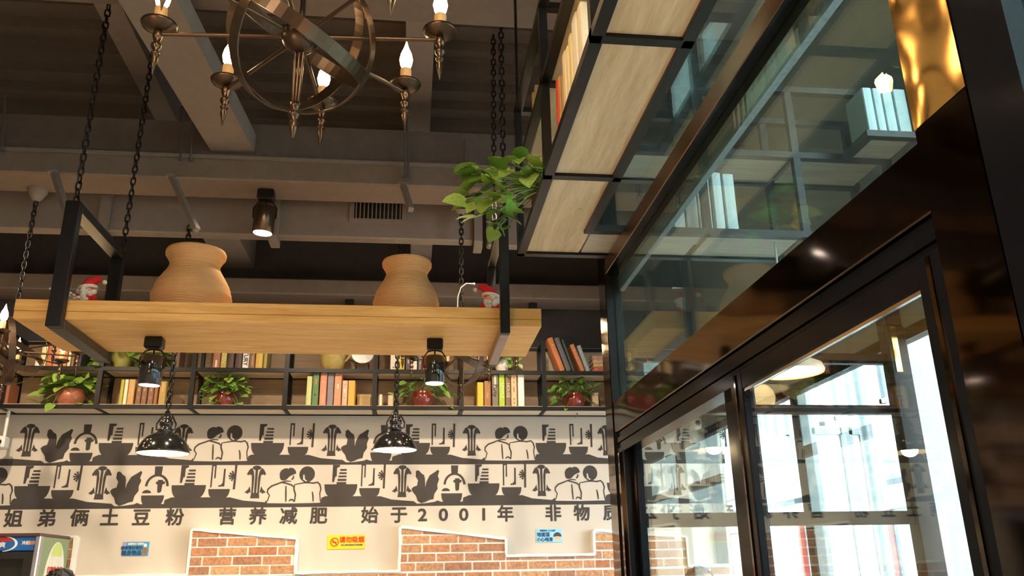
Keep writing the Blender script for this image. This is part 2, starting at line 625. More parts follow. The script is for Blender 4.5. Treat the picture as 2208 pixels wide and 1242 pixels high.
for px0, py0, px1, py1, Y, lab in ((12, 205, 4, 330, 5.17, 'hanger rod nearest the left edge of the photo'),
                                   (398, 232, 388, 345, 5.16, 'left hanger rod of the pair beside the big ceiling beam'),
                                   (416, 268, 410, 347, 5.16, 'right hanger rod of the pair beside the big ceiling beam'),
                                   (873, 250, 874, 385, 5.12, 'left rod of the close pair under the chandelier arm'),
                                   (879, 250, 881, 385, 5.12, 'right rod of the close pair under the chandelier arm'),
                                   (1002, 300, 1002, 384, 5.14, 'hanger rod right of the close pair, above the lamp canopy')):
    hanger('hanger_rod', 'thin grey ' + lab, at(px0, py0, Y), at(px1, py1, Y), 0.007, 'rods hanging the beam')
for px0, py0, px1, py1, lab in ((366, 408, 424, 496, 'short slanted strut under the beam, left of the first spotlight'),
                                (868, 404, 886, 452, 'short slanted strut under the beam, right of the air grille'),
                                (106, 428, 150, 480, 'slanted pipe strut under the beam behind the left bracket')):
    p0, p1 = at(px0, py0, 5.2), at(px1, py1, 5.0)
    p0.z = 4.19
    o = thing('strut', 'grey painted ' + lab, 'strut', p0)
    MB().bar(p0, p1, 0.035).build('angle', DUCTM, o)
    MB().box(p0 - Vector((.03, .03, .015)), p0 + Vector((.03, .03, .0))).build('foot_plate', DUCTM, o)

# ------------------------------------------------------------------ brick patches on the far wall
BY = 6.645
ZB = at(700, 1236, BY).z


def wz(px, py):
    p = at(px, py, BY)
    return (p.x, p.z)


def clip(poly, axis, val, keep_greater):
    out = []
    for i in range(len(poly)):
        a, b = poly[i], poly[(i + 1) % len(poly)]
        ia = (a[axis] >= val) == keep_greater
        ib = (b[axis] >= val) == keep_greater
        if ia:
            out.append(a)
        if ia != ib:
            t = (val - a[axis]) / (b[axis] - a[axis])
            out.append((a[0] + (b[0] - a[0]) * t, a[1] + (b[1] - a[1]) * t))
    return out


xa0, za0 = wz(415, 1142); xa1, za1 = wz(640, 1162)
xb0, zb0 = wz(864, 1137); xb1, zb1 = wz(1090, 1162)
xm1, zm1 = wz(1278, 1196)
xc0, zc0 = wz(1280, 1144); xc1, zc1 = wz(1478, 1158)
xl1, zl1 = wz(163, 1158)
patches = [[(-3.5, 1.25), (2.5, 1.25), (2.5, ZB), (-3.5, ZB)],
           [(-3.5, ZB), (xl1, ZB), (xl1, zl1), (-3.5, zl1 + 0.015)],
           [(xa0, ZB), (xa1, ZB), (xa1, za1), (xa0, za0)],
           [(xb0, ZB), (xb1, ZB), (xb1, zb1), (xb0, zb0)],
           [(xb1, ZB), (xc0, ZB), (xc0, zm1), (xb1, zm1)],
           [(xc0, ZB), (xc1, ZB), (xc1, zc1), (xc0, zc0)]]
clad = MB()
for p in patches:
    clad.prism(p, BY, WY + 0.01)
cl = clad.build('brick_cladding', MORT, wall_far)
ROW, LEN, J = 0.0660, 0.2135, 0.0125
for pi, p in enumerate(patches):
    z0 = min(q[1] for q in p); z1 = max(q[1] for q in p); x0 = min(q[0] for q in p); x1 = max(q[0] for q in p)
    nr0 = math.floor((z0 - ZB) / ROW + 1e-6)
    for r in range(nr0, int((z1 - ZB) / ROW) + 1):
        za, zb = ZB + r * ROW + J * 0.5, ZB + (r + 1) * ROW - J * 0.5
        if zb > z1 + 0.05:
            continue
        off = (r % 2) * LEN * 0.5 + (0.31 if r % 3 else 0.05)
        k = math.floor((x0 - off) / LEN)
        while off + k * LEN < x1:
            a = off + k * LEN + J * 0.5
            b = a + LEN - J
            k += 1
            q = list(p)
            edge = 0.006
            q = clip(clip(clip(clip(q, 0, max(a, x0 + edge), True), 0, min(b, x1 - edge), False), 1, max(za, z0), True), 1, zb, False) if q else q
            if len(q) < 3:
                continue
            # stay a joint below a sloping top edge
            (ta, tb) = p[3], p[2]
            sl_ = lambda x: ta[1] + (tb[1] - ta[1]) * (x - ta[0]) / (tb[0] - ta[0]) - 0.012
            q = [(x, min(z, sl_(x))) for x, z in q]
            if max(z for _, z in q) - min(z for _, z in q) < 0.012 or max(x for x, _ in q) - min(x for x, _ in q) < 0.02:
                continue
            d = rnd.uniform(0.004, 0.008)
            MB().prism(q, BY - d, BY + 0.004).build('brick', BRICKM, wall_far)
# rough plaster edging around the patches
edge = [[(-3.5, zl1 + .015), (xl1, zl1), (xl1, ZB + .004), (xa0, ZB + .004), (xa0, za0), (xa1, za1), (xa1, ZB + .004), (xb0, ZB + .004), (xb0, zb0), (xb1, zb1), (xb1, zm1), (xc0, zm1), (xc0, zc0), (xc1, zc1), (xc1, ZB + .004), (2.5, ZB + .004)]]
for line in edge:
    for i in range(len(line) - 1):
        a, b = Vector((line[i][0], 0, line[i][1])), Vector((line[i + 1][0], 0, line[i + 1][1]))
        n = max(2, int((b - a).length / 0.06))
        d = (b - a).normalized()
        nn = Vector((-d.z, 0, d.x))
        top, bot = [], []
        for k in range(n + 1):
            q = a + (b - a) * (k / n)
            top.append(q + nn * (0.012 + rnd.uniform(-.003, .004)))
            bot.append(q - nn * (0.006 + rnd.uniform(-.002, .004)))
        poly = [(q.x, q.z) for q in top] + [(q.x, q.z) for q in bot[::-1]]
        MB().prism(poly, BY - 0.016 - 0.0004 * i, WY - 0.001).build('plaster_edge', PLAST, wall_far)
# ------------------------------------------------------------------ mural and lettering printed on the far wall
MY = WY - 0.0004
SX, SZ = 0.00358, 0.00336
mural = thing('wall_mural', 'two-row charcoal silhouette mural of bowls, utensils, vegetables and seated couples on the beige wall', 'mural', (0, WY, 2.17))


def zrow(px, row):
    # base line of a row (bottom edge of its dark band), as measured along the wall
    return at(px, (1006.5 - px * 0.0065) if row == 0 else (1098 - px * 0.0075), WY).z


ZR = [sum(zrow(p, r) for p in (0, 700, 1300)) / 3 for r in (0, 1)]


def mpart(name, polys, X0, Z0, depth=0.0016, m=PRINT):
    b = MB()
    for i, p in enumerate(polys):
        b.prism([(X0 + x * SX, Z0 + z * SZ) for x, z in p], MY - depth - 0.00005 * i, MY + 0.0003)
    return b.build(name, m, mural)


def stroke(pts, wd=1.7):
    out = []
    n = len(pts)
    L, R = [], []
    for i, p in enumerate(pts):
        a = pts[max(0, i - 1)]; b = pts[min(n - 1, i + 1)]
        d = Vector((b[0] - a[0], b[1] - a[1])).normalized()
        ww = wd * (0.45 + 0.55 * math.sin(PI * (i + 0.4) / n))
        L.append((p[0] - d.y * ww, p[1] + d.x * ww)); R.append((p[0] + d.y * ww, p[1] - d.x * ww))
    return [[L[i], L[i + 1], R[i + 1], R[i]] for i in range(n - 1)]


def ell(cx, cz, rx, rz, n=20, a0=0, a1=360):
    return [(cx + rx * math.cos(math.radians(a0 + (a1 - a0) * i / (n - 1))), cz + rz * math.sin(math.radians(a0 + (a1 - a0) * i / (n - 1)))) for i in range(n)]


def bowl(cx, z0, z1, r1, r0):
    return [(cx - r1, z1)] + [(cx - r0 - (r1 - r0) * math.cos(a) ** 0.8, z0 + (z1 - z0) * (1 - math.sin(a))) for a in (0.25, .5, .8, 1.1, 1.35)] + \
           [(cx - r0, z0), (cx + r0, z0)] + [(cx + r0 + (r1 - r0) * math.cos(a) ** 0.8, z0 + (z1 - z0) * (1 - math.sin(a))) for a in (1.35, 1.1, .8, .5, .25)] + [(cx + r1, z1)]


def m_knife(X, Z):
    mpart('bowl', [bowl(0, 21, 50, 35, 18)], X, Z)
    mpart('knife', [[(-19, 55), (-15, 55), (-13, 67), (-10, 68), (-10, 87), (-4, 90), (-4, 94), (-19, 94)]], X, Z)
    mpart('cutting_stack', [[(-3 - i * 1.6, 84.5 - i * 7.4), (11, 84.5 - i * 7.4), (11, 80.5 - i * 7.4 - (i > 2)), (-3 - i * 1.6, 80.5 - i * 7.4 - (i > 2))] for i in range(5)], X, Z)


def m_chop(X, Z):
    mpart('bowl', [bowl(0, 22, 41, 22, 12)], X, Z)
    mpart('chopsticks', [[(-19, 45), (-16, 45), (-16, 92), (-12.5, 92), (-12.5, 65), (-9.5, 65), (-9.5, 96), (-19, 96)]], X, Z)
    mpart('ladle', [[(6.5, 86), (10, 86), (10, 47), (-2, 46), (-3, 48.5), (3, 50.5), (6, 55)]], X, Z)
    st = [[(29, 96), (33.5, 96), (32.5, 40), (28, 40)]]
    for a in (115, 147, 180, 213, 245):
        d = Vector((math.cos(math.radians(a)), math.sin(math.radians(a)))); n = Vector((-d.y, d.x)) * 1.9
        c = Vector((29, 70)); e = c + d * 12
        st.append([tuple(c + n * .5), tuple(e + n), tuple(e - n), tuple(c - n * .5)])
    mpart('spice_sprig', st, X, Z)


def m_leek(X, Z):
    base = [[(-9.5, 20), (9.5, 20), (8, 32), (-8, 32)]]
    stalk = [[(-8, 32), (-4.5, 32), (-4, 66), (-6, 80), (-10, 88), (-12, 82), (-9.5, 70), (-8.5, 55)], [(-2.2, 32), (2.2, 32), (2.6, 91), (-2.6, 91)],
             [(4.5, 32), (8, 32), (8.5, 55), (9.5, 70), (12, 82), (10, 88), (6, 80), (4, 66)]]
    lobes = [[(-10, 88), (-15, 84), (-20, 74), (-17, 71), (-14, 74), (-12, 71), (-9.5, 74), (-8, 84)], [(10, 88), (15, 84), (20, 74), (17, 71), (14, 74), (12, 71), (9.5, 74), (8, 84)]]
    cap = [ell(0, 88, 9, 5, 14)]
    side = [[(-9, 32), (-12, 47), (-15, 40), (-22, 33), (-18, 32), (-15, 30), (-12, 34)], [(9, 32), (12, 47), (15, 40), (22, 33), (18, 32), (15, 30), (12, 34)]]
    mpart('leek', base + stalk + lobes + cap + side, X, Z)


def m_cabbage(X, Z):
    mpart('cabbage', [[(-22, 78), (-19, 81), (-15, 80), (-10, 74), (-4, 70), (-2, 62), (-1.5, 52), (-1, 42), (-1, 20), (-20, 20), (-22, 24), (-27, 30), (-31, 38), (-27, 43), (-19, 46), (-17, 58), (-22, 66)],
                      [(-1, 42), (1.5, 55), (8, 69), (21, 78), (26, 82), (29, 79), (26, 67), (29, 60), (25, 48), (26, 38), (19, 27), (-1, 20)],
                      [(-20, 20), (-1, 20), (19, 27), (17, 15), (8, 13), (0, 9), (-9, 6), (-17, 11)]], X, Z)


def m_arch(X, Z):
    out = ell(0, 48, 24, 27, 18, 0, 180)
    inn = ell(0, 48, 19, 22, 18, 180, 0)
    mpart('kettle_handle', [out + inn, [(-7, 74), (7, 74), (8, 92), (-8, 92)]], X, Z)
    mpart('mushroom', [[(2, 35), (6, 33), (10, 36), (11, 52), (15, 53), (16, 58), (11, 59), (11, 62), (1, 62), (1, 59), (-3, 57), (-2, 53), (1, 52)]], X, Z)
    mpart('dumpling', [ell(-19, 33, 9, 7, 12, 0, 180)], X, Z)
    mpart('bowl', [bowl(-6, 6, 28, 23, 12)], X, Z)


def m_couple(X, Z):
    mpart('boy_hair', [[(-32, 65), (-33, 75), (-30, 82), (-24, 86), (-18, 87), (-15, 85), (-12, 88), (-5, 87), (0, 82), (2, 75), (-3, 73), (-9, 70), (-13, 67), (-17, 62), (-23, 59), (-29, 60)]], X, Z)
    mpart('girl_hair', [[(x, z) for x, z in ell(25, 73, 16.5, 18, 22)], [(17, 60), (33, 60), (30, 53), (20, 53)]], X, Z)
    mpart('hair_parting', [[(17, 72), (19.5, 72), (21, 62), (26, 58), (24, 56.5), (17, 61)]], X, Z, 0.0026, WALLM)
    for nm, lns in (('boy_outline', ([(-55, 12), (-51, 26), (-56, 33), (-55, 40), (-48, 47), (-38, 51), (-28, 55), (-18, 58), (-8, 57)], [(-28, 55), (-18, 53), (-6, 49), (-1, 44)], [(-18, 47), (-17, 30), (-16, 12)], [(-3, 70), (-4, 64), (-7, 61)])), ('girl_outline', (
               [(0, 50), (10, 52), (20, 54), (30, 54), (40, 53), (48, 55), (53, 50), (56, 40), (54, 30), (56, 12)], [(0, 50), (-1, 40), (3, 28), (2, 12)], [(38, 34), (40, 24), (41, 12)], [(-10, 13), (-6, 17), (-2, 16), (2, 12)]))):
        stuff(mpart(nm, [q for ln in lns for q in stroke(ln)], X, Z))


SEQ = {0: [(60, 'leek'), (122, 'cab'), (184, 'arch'), (250, 'knife'), (316, 'chop'), (393, 'leek'), (478, 'couple'), (577, 'knife'), (643, 'chop'), (715, 'leek'), (766, 'cab'), (828, 'arch'), (893, 'knife'), (949, 'chop'), (1017, 'leek'),
           (1099, 'couple'), (1188, 'knife'), (1247, 'chop'), (1308, 'leek'), (1358, 'cab'), (1415, 'arch'), (1478, 'knife'), (1538, 'chop')],
       1: [(-34, 'couple'), (70, 'knife'), (136, 'chop'), (216, 'leek'), (272, 'cab'), (338, 'arch'), (407, 'knife'), (473, 'chop'), (551, 'leek'), (635, 'couple'), (735, 'knife'), (797, 'chop'), (867, 'leek'), (918, 'cab'), (980, 'arch'),
           (1043, 'knife'), (1103, 'chop'), (1168, 'leek'), (1250, 'couple'), (1342, 'knife'), (1400, 'chop'), (1460, 'leek'), (1512, 'cab')]}
FN = {'leek': m_leek, 'cab': m_cabbage, 'arch': m_arch, 'knife': m_knife, 'chop': m_chop, 'couple': m_couple}
TOPS = {'leek': [(-22, 15), (0, 13), (22, 11)], 'cab': [(-26, 11), (-18, 5), (0, 6), (20, 9), (26, 12)], 'arch': [(-29, 9), (18, 9), (19, 18)], 'knife': [(-32, 23.5), (32, 23)], 'chop': [(-24, 23), (24, 22.5)], 'couple': [(-57, 16), (-55, 9), (0, 8), (56, 9), (58, 20)]}
for row in (0, 1):
    prof = []
    for px, kind in SEQ[row]:
        X = at(px, 960 if row == 0 else 1050, WY).x
        FN[kind](X, ZR[row])
        prof += [(X + x * SX, ZR[row] + z * SZ) for x, z in TOPS[kind]]
    prof.sort()
    pts = [(-3.6, ZR[row]), (-3.6, prof[0][1])] + prof + [(2.45, prof[-1][1]), (2.45, ZR[row])]
    b = MB()
    for i in range(1, len(pts) - 2):
        a, c = pts[i], pts[i + 1]
        if c[0] - a[0] > 1e-5:
            b.prism([(a[0], ZR[row]), (c[0], ZR[row]), c, a], MY - 0.0012, MY + 0.0003)
    b.build('table_band', PRINT, mural)

letters = thing('wall_lettering', 'line of bold charcoal Chinese characters under the mural on the beige wall', 'lettering', (0, WY, 2.08))
LET = [(30, '姐'), (102, '弟'), (172, '俩'), (237, '土'), (305, '豆'), (377, '粉'), (490, '营'), (556, '养'), (622, '减'), (687, '肥'), (797, '始'), (860, '于'), (911, '2'), (956, '0'), (1000, '0'), (1043, '1'), (1090, '年'),
       (1193, '非'), (1255, '物'), (1318, '质'), (1380, '文'), (1441, '化'), (1505, '遗'), (1567, '产')]
ZL = sum(at(p, 1120 - p * 0.0085, WY).z for p in (0, 700, 1300)) / 3
for px, ch in LET:
    X = at(px, 1115, WY).x
    text('character', ch, 0.128, PRINT, letters, (X, WY - 0.0012, ZL), bold=0.0038, sx=1.04 if ord(ch) > 200 else 1.15)


# ------------------------------------------------------------------ stickers and small wall fixtures
def sticker(px0, py0, px1, py1, base, label, lines, extra=None):
    a, b = at(px0, py1, WY), at(px1, py0, WY)
    th = 0.006
    o = tag(MB().bbox((a.x, WY - th, a.z), (b.x, WY, b.z), 0.002).build('wall_sign', base), label, 'sign')
    wdt, hgt = b.x - a.x, b.z - a.z
    for body, u, v, size, m, bold, sx in lines:
        text('print', body, size, m, o, (a.x + u * wdt, WY - th - 0.001, a.z + v * hgt), bold=bold, sx=sx)
    if extra:
        extra(o, a, wdt, hgt, th)
    return o


YEL = mat('yellow_sign', (0.86, 0.60, 0.015), 0.4, var=0.03)
BLU = mat('blue_sticker', (0.06, 0.30, 0.52), 0.4, var=0.05)
CYAN = mat('cyan_sticker', (0.28, 0.62, 0.78), 0.4, var=0.05)
REDP = mat('red_print', (0.55, 0.03, 0.01), 0.6)
NAVY = mat('navy_print', (0.012, 0.05, 0.17), 0.6)
WHP = mat('white_print', (0.85, 0.85, 0.85), 0.6)


def nosmoke(o, a, wd, hg, th):
    c = Vector((a.x + wd * 0.19, WY - th, a.z + hg * 0.5))
    r = hg * 0.31
    b = MB()
    n = 24
    for k in range(n):
        a0, a1 = 2 * PI * k / n, 2 * PI * (k + 1) / n
        b.prism([(c.x + r * math.cos(a0), c.z + r * math.sin(a0)), (c.x + r * math.cos(a1), c.z + r * math.sin(a1)), (c.x + r * .78 * math.cos(a1), c.z + r * .78 * math.sin(a1)), (c.x + r * .78 * math.cos(a0), c.z + r * .78 * math.sin(a0))], c.y - 0.001, c.y + 0.001)
    d = r * 0.62
    b.prism([(c.x - d, c.z + d - .006), (c.x - d + .006, c.z + d), (c.x + d, c.z - d + .006), (c.x + d - .006, c.z - d)], c.y - 0.0012, c.y + .001)
    b.prism([(c.x - r * .55, c.z - .005), (c.x + r * .5, c.z - .005), (c.x + r * .5, c.z + .004), (c.x - r * .55, c.z + .004)], c.y - 0.0008, c.y + .001)
    b.build('no_smoking_symbol', REDP, o)


SMOKE = [('请勿吸烟', 0.645, 0.64, 0.047, REDP, 0.0015, 1.0), ('NO SMOKING PLEASE', 0.645, 0.29, 0.0165, NAVY, 0.0006, 1.0)]
sticker(705, 1153, 788, 1185, YEL, 'yellow no-smoking sign between the two brick patches, all of it in view', SMOKE, nosmoke)
sticker(1340, 1150, 1419, 1181, YEL, 'yellow no-smoking sign seen behind the glass of the entrance screen', SMOKE, nosmoke)


def blob(o, a, wd, hg, th):
    c = (a.x + wd * 0.86, WY - th, a.z + hg * 0.34)
    MB().prism(ell(c[0], c[2], wd * .10, hg * .26, 16), c[1] - .001, c[1] + .001).build('printed_bottle', mat('tan_print', (0.28, 0.13, 0.06), 0.6), o)
    MB().prism(ell(c[0], c[2] + hg * .4, wd * .055, hg * .13, 14), c[1] - .001, c[1] + .001).build('printed_cap', WHP, o)
    MB().box((a.x + wd * .01, WY - th - .001, a.z + hg * .7), (a.x + wd * .15, WY - th + .001, a.z + hg * .98)).build('printed_corner', mat('violet_print', (0.32, 0.28, 0.62), 0.6), o)


sticker(262, 1168, 323, 1199, BLU, 'small blue reminder sticker with a brown printed bottle on the beige wall', [('温馨提示 保管好', 0.5, 0.84, 0.016, WHP, 0.0003, 1.0), ('请保管好您的', 0.36, 0.56, 0.026, NAVY, 0.0009, 1.0), ('随身物品', 0.37, 0.2, 0.036, NAVY, 0.0012, 1.0)], blob)


def kid(o, a, wd, hg, th):
    c = (a.x + wd * 0.82, WY - th, a.z + hg * 0.38)
    MB().prism(ell(c[0], c[2] + .004, wd * .16, hg * .32, 16, 0, 180) , c[1] - .001, c[1] + .001).build('printed_cap', mat('dark_print', (0.05, 0.04, 0.05), 0.6), o)
    MB().prism(ell(c[0], c[2] - hg * .08, wd * .12, hg * .15, 14), c[1] - .0013, c[1] + .001).build('printed_spot', mat('peach_print', (0.80, 0.42, 0.26), 0.6), o)


sticker(1156, 1140, 1211, 1170, CYAN, 'small pale cyan reminder sticker with a dark printed cap, right of the second brick patch', [('温馨提示 小心台阶', 0.45, 0.86, 0.015, NAVY, 0.0003, 1.0), ('地面湿', 0.28, 0.56, 0.034, NAVY, 0.0012, 1.0), ('小心地滑', 0.33, 0.2, 0.032, NAVY, 0.0011, 1.0)], kid)


def cctv(px, py, Y, zt, label):
    p = at(px, py, Y)
    o = thing('security_camera', label, 'camera', p)
    MB().bbox(p - Vector((.035, .05, .045)), p + Vector((.035, .05, .045)), .012).build('housing', WHITE, o)
    MB().lathe([(.02, 0), (.02, .012), (.012, .012)], p + Vector((0, -.05, 0)), 14, Matrix.Rotation(PI / 2, 3, 'X')).build('lens', BLKG, o)
    MB().tube([p + Vector((0, .02, .045)), (p.x, p.y + .02, zt)], .012, 8).build('mount', WHITE, o)


cctv(1500, 914, 6.55, 2.866, 'small white security camera hung under the bookshelf, seen through the glass door')
cctv(4, 955, 6.5, 2.866, 'small white security camera under the bookshelf at the left edge of the photo')
# ------------------------------------------------------------------ bookshelf fixed to the far wall
SF, SB = 6.42, 6.695          # front, back
ZS0, ZS1, ZST = 2.905, 3.190, 3.44   # lower board top, upper board top, top of posts
DIV = [-3.67, -2.997, -2.325, -1.656, -0.966, -0.292, 0.380, 1.037, 1.707, 2.36]
shelf = thing('wall_bookshelf', 'long two-tier black steel and wood bookshelf fixed along the far wall above the mural', 'bookshelf', (-0.6, 6.56, 2.87))
for i, x in enumerate(DIV):
    b = MB()
    b.box((x - .017, SF, 2.868), (x + .017, SF + .034, ZST))
    b.build('front_post', BLK, shelf)
    MB().box((x - .013, SB - .028, 2.868), (x + .013, SB, ZST)).build('back_post', BLK, shelf)
    for z in (2.870, 3.158, ZST - .026):
        MB().box((x - .013, SF + .034, z), (x + .013, SB - .028, z + .024)).build('side_bar', BLK, shelf)
for z, nm in ((2.868, 'front_rail'), (3.156, 'front_rail')):
    for y0 in (SF + .002, SB - .022):
        MB().box((DIV[0], y0, z), (DIV[-1], y0 + .02, z + .03)).build(nm if y0 < 6.5 else 'back_rail', BLK, shelf)
MB().box((DIV[0], SB - .02, ZST - .022), (DIV[-1], SB, ZST)).build('back_rail', BLK, shelf)
for i in range(len(DIV) - 1):
    a, b_ = DIV[i] + .018, DIV[i + 1] - .018
    MB().box((a, SF + .024, 2.876), (b_, SB - .023, ZS0)).build('bottom_board', LITBOARDW, shelf)
    MB().box((a, SF + .024, 3.163), (b_, SB - .023, ZS1)).build('middle_board', SHELFW, shelf)
    MB().box((a, SB - .012, ZS0), (b_, SB - .004, 3.158)).build('back_panel', BACKW, shelf)
    if i < 7:
        MB().box((a, SB - .012, ZS1), (b_, SB - .004, ZST - .03)).build('back_panel', BACKW, shelf)

# ------------------------------------------------------------------ books
BOOKC = {}


def bookmat(c):
    k = tuple(round(x, 3) for x in c)
    if k not in BOOKC:
        BOOKC[k] = mat('book_cloth_%d' % len(BOOKC), k, 0.5, var=0.14, scale=30)
    return BOOKC[k]


def book(x0, x1, z0, h, d, yf, col, label, bands=(), group=None, txt=None, parent_rot=None, axis='y', tcol=None):
    """upright book; spine towards -Y at yf (axis 'y'), built about its own base centre"""
    w_ = x1 - x0
    cx = (x0 + x1) / 2
    c = min(0.004, w_ * 0.16)
    m = MB()
    t = min(0.0035, w_ * .16)
    # spine, gently rounded
    pr = [(-w_ / 2, 0.006), (-w_ / 2 + c, 0.0015), (0, 0), (w_ / 2 - c, 0.0015), (w_ / 2, 0.006), (w_ / 2, d), (w_ / 2 - t, d), (w_ / 2 - t, 0.008), (-w_ / 2 + t, 0.008), (-w_ / 2 + t, d), (-w_ / 2, d)]
    n = len(pr)
    A = [(p[0], p[1], 0) for p in pr]; B = [(p[0], p[1], h) for p in pr]
    caps = [(0, 8, 9, 10), (0, 1, 8), (1, 2, 8), (2, 7, 8), (2, 3, 7), (3, 4, 7), (4, 5, 6, 7)]
    m.add(A + B, [(i, (i + 1) % n, (i + 1) % n + n, i + n) for i in range(n)] + [tuple(i + n for i in f) for f in caps] + [f[::-1] for f in caps])
    me = m.mesh('book', bookmat(col))
    o = put('book', me, None, (cx, yf, z0))
    tag(o, label, 'book', group)
    put('pages', MB().box((-w_ / 2 + t * 1.05, 0.009, 0.004), (w_ / 2 - t * 1.05, d - 0.004, h - 0.004)).mesh('pages', PAGES), o)
    for f0, f1, bc in bands:
        put('spine_label', MB().prism([(-w_ / 2 + c * .3, 0.0045), (0, -0.0010), (w_ / 2 - c * .3, 0.0045), (w_ / 2 - c * .3, .008), (-w_ / 2 + c * .3, .008)], h * f0, h * f1, 'xy').mesh('spine_label', bookmat(bc)), o)
    if txt:
        t_ = put('spine_lettering', text_mesh(txt, min(w_ * .95, h / (len(txt) * .66)), bookmat(tcol or (0.03, 0.02, 0.02)), 0.0008), o, (0, -0.0018, h * 0.5), (PI / 2, PI / 2, 0))
    return o


YB = 6.455     # spines stand a little behind the front edge


def shelf_books(rows, z0, ybot, gname):
    for r in rows:
        px0, px1, ytop, col, label = r[:5]
        kw = r[5] if len(r) > 5 else {}
        ym = (ytop + ybot) / 2
        a, b = at(px0, ym, YB), at(px1, ym, YB)
        h = at((px0 + px1) / 2, ytop, YB).z - z0
        book(a.x + .001, b.x - .001, z0, h, kw.get('d', 0.155), YB + kw.get('dy', rnd.uniform(0, .008)), col, label, kw.get('bands', ()), gname, kw.get('txt'), tcol=kw.get('tcol'))


CR, OR, YE, RE, BR, DB, GY = (0.72, 0.63, 0.45), (0.60, 0.22, 0.05), (0.62, 0.44, 0.05), (0.45, 0.04, 0.03), (0.20, 0.09, 0.045), (0.07, 0.035, 0.03), (0.16, 0.15, 0.17)
LG = 'books on the lower bookshelf tier'
shelf_books([
    (2, 18, 824, (0.30, 0.10, 0.05), 'red-brown book on the lower bookshelf tier at the left edge of the photo'),
    (257, 265, 818, (0.45, 0.36, 0.05), 'olive yellow thin book left of a bright cream one, under the left spotlight'),
    (266, 274, 818, (0.82, 0.76, 0.52), 'bright cream thin book between an olive and an orange book, under the left spotlight'),
    (275, 289, 818, (0.58, 0.33, 0.11), 'orange-tan book right of the bright cream thin one, lower tier'),
    (291, 303, 832, BR, 'ornate brown book, leftmost of the three alike under the left spotlight', {'bands': ((.72, .88, (0.5, 0.26, .07)), (.3, .45, (0.34, 0.18, .07)))}),
    (304, 316, 832, BR, 'ornate brown book, middle of the three alike under the left spotlight', {'bands': ((.72, .88, (0.5, 0.26, .07)), (.3, .45, (0.34, 0.18, .07)))}),
    (317, 330, 832, BR, 'ornate brown book, rightmost of the three alike under the left spotlight', {'bands': ((.72, .88, (0.5, 0.26, .07)), (.3, .45, (0.34, 0.18, .07)))}),
    (331, 339, 830, (0.30, 0.11, 0.045), 'plain chestnut book right of the three ornate brown ones'),
    (342, 357, 822, (0.40, 0.26, 0.07), 'olive brown book with ochre upper label, last of its row beside the lamp chain', {'bands': ((.55, .95, (0.60, 0.36, .08)),)}),
    (660, 672, 811, (0.55, 0.60, 0.27), 'pale green book, first of the colourful row in the middle bay'),
    (673, 687, 805, (0.10, 0.20, 0.07), 'dark green book with an orange band in the middle bay', {'bands': ((.66, .84, OR), (.3, .36, (0.08, .03, .03)))}),
    (689, 704, 804, (0.62, 0.25, 0.15), 'salmon book between the green one and the grey one, middle bay', {'bands': ((.7, .74, (0.8, .5, .3)), (.05, .35, (0.68, .36, .22)))}),
    (705, 719, 804, (0.23, 0.19, 0.21), 'mauve grey book in the middle of the colourful row'),
    (720, 736, 804, (0.60, 0.29, 0.16), 'terracotta book with a cream label, right of the mauve grey one', {'bands': ((.52, .66, CR),)}),
    (737, 749, 820, (0.66, 0.43, 0.29), 'short pink-cream striped book, second from the right in the middle bay', {'bands': ((.52, .66, (0.8, .76, .7)), (.8, .84, (0.4, .2, .12)), (.3, .33, (0.4, .2, .12)))}),
    (750, 765, 820, (0.68, 0.36, 0.05), 'short orange-yellow book closing the row in the middle bay'),
    (1029, 1043, 824, (0.66, 0.46, 0.03), 'yellow book, first of the row right of the hanging spotlight'),
    (1044, 1059, 821, (0.36, 0.15, 0.05), 'brown book with a ringed emblem beside the yellow one', {'bands': ((.34, .56, (0.52, .27, .1)),)}),
    (1061, 1075, 808, (0.22, 0.17, 0.12), 'tall book with cream top half and grey-brown lower half', {'bands': ((.52, .98, (0.80, .76, .58)),), 'txt': 'Party'}),
    (1076, 1089, 808, (0.40, 0.62, 0.04), 'lime green tall book between the half-cream and the brown one', {'txt': 'SIMPLE', 'tcol': (0.7, 0.75, 0.3)}),
    (1090, 1101, 808, (0.24, 0.14, 0.08), 'dull brown tall book with small lettering beside the lime one', {'txt': 'HOUSE', 'tcol': (0.6, 0.5, 0.35)}),
    (1102, 1115, 808, (0.74, 0.52, 0.30), 'cream book with orange stripes next to the white one', {'bands': ((.86, .92, OR), (.74, .8, OR), (.45, .62, OR), (.2, .26, OR), (.08, .14, OR))}),
    (1117, 1131, 808, (0.86, 0.84, 0.80), 'white tall book closing the row right of the hanging spotlight'),
    (817, 824, 850, (0.72, 0.62, 0.46), 'small cream book behind the right pendant lamp top'),
    (836, 848, 852, (0.55, 0.42, 0.27), 'small tan book behind the right pendant lamp top'),
], ZS0, 877, LG)
UG = 'books on the upper bookshelf tier'
UH = 728
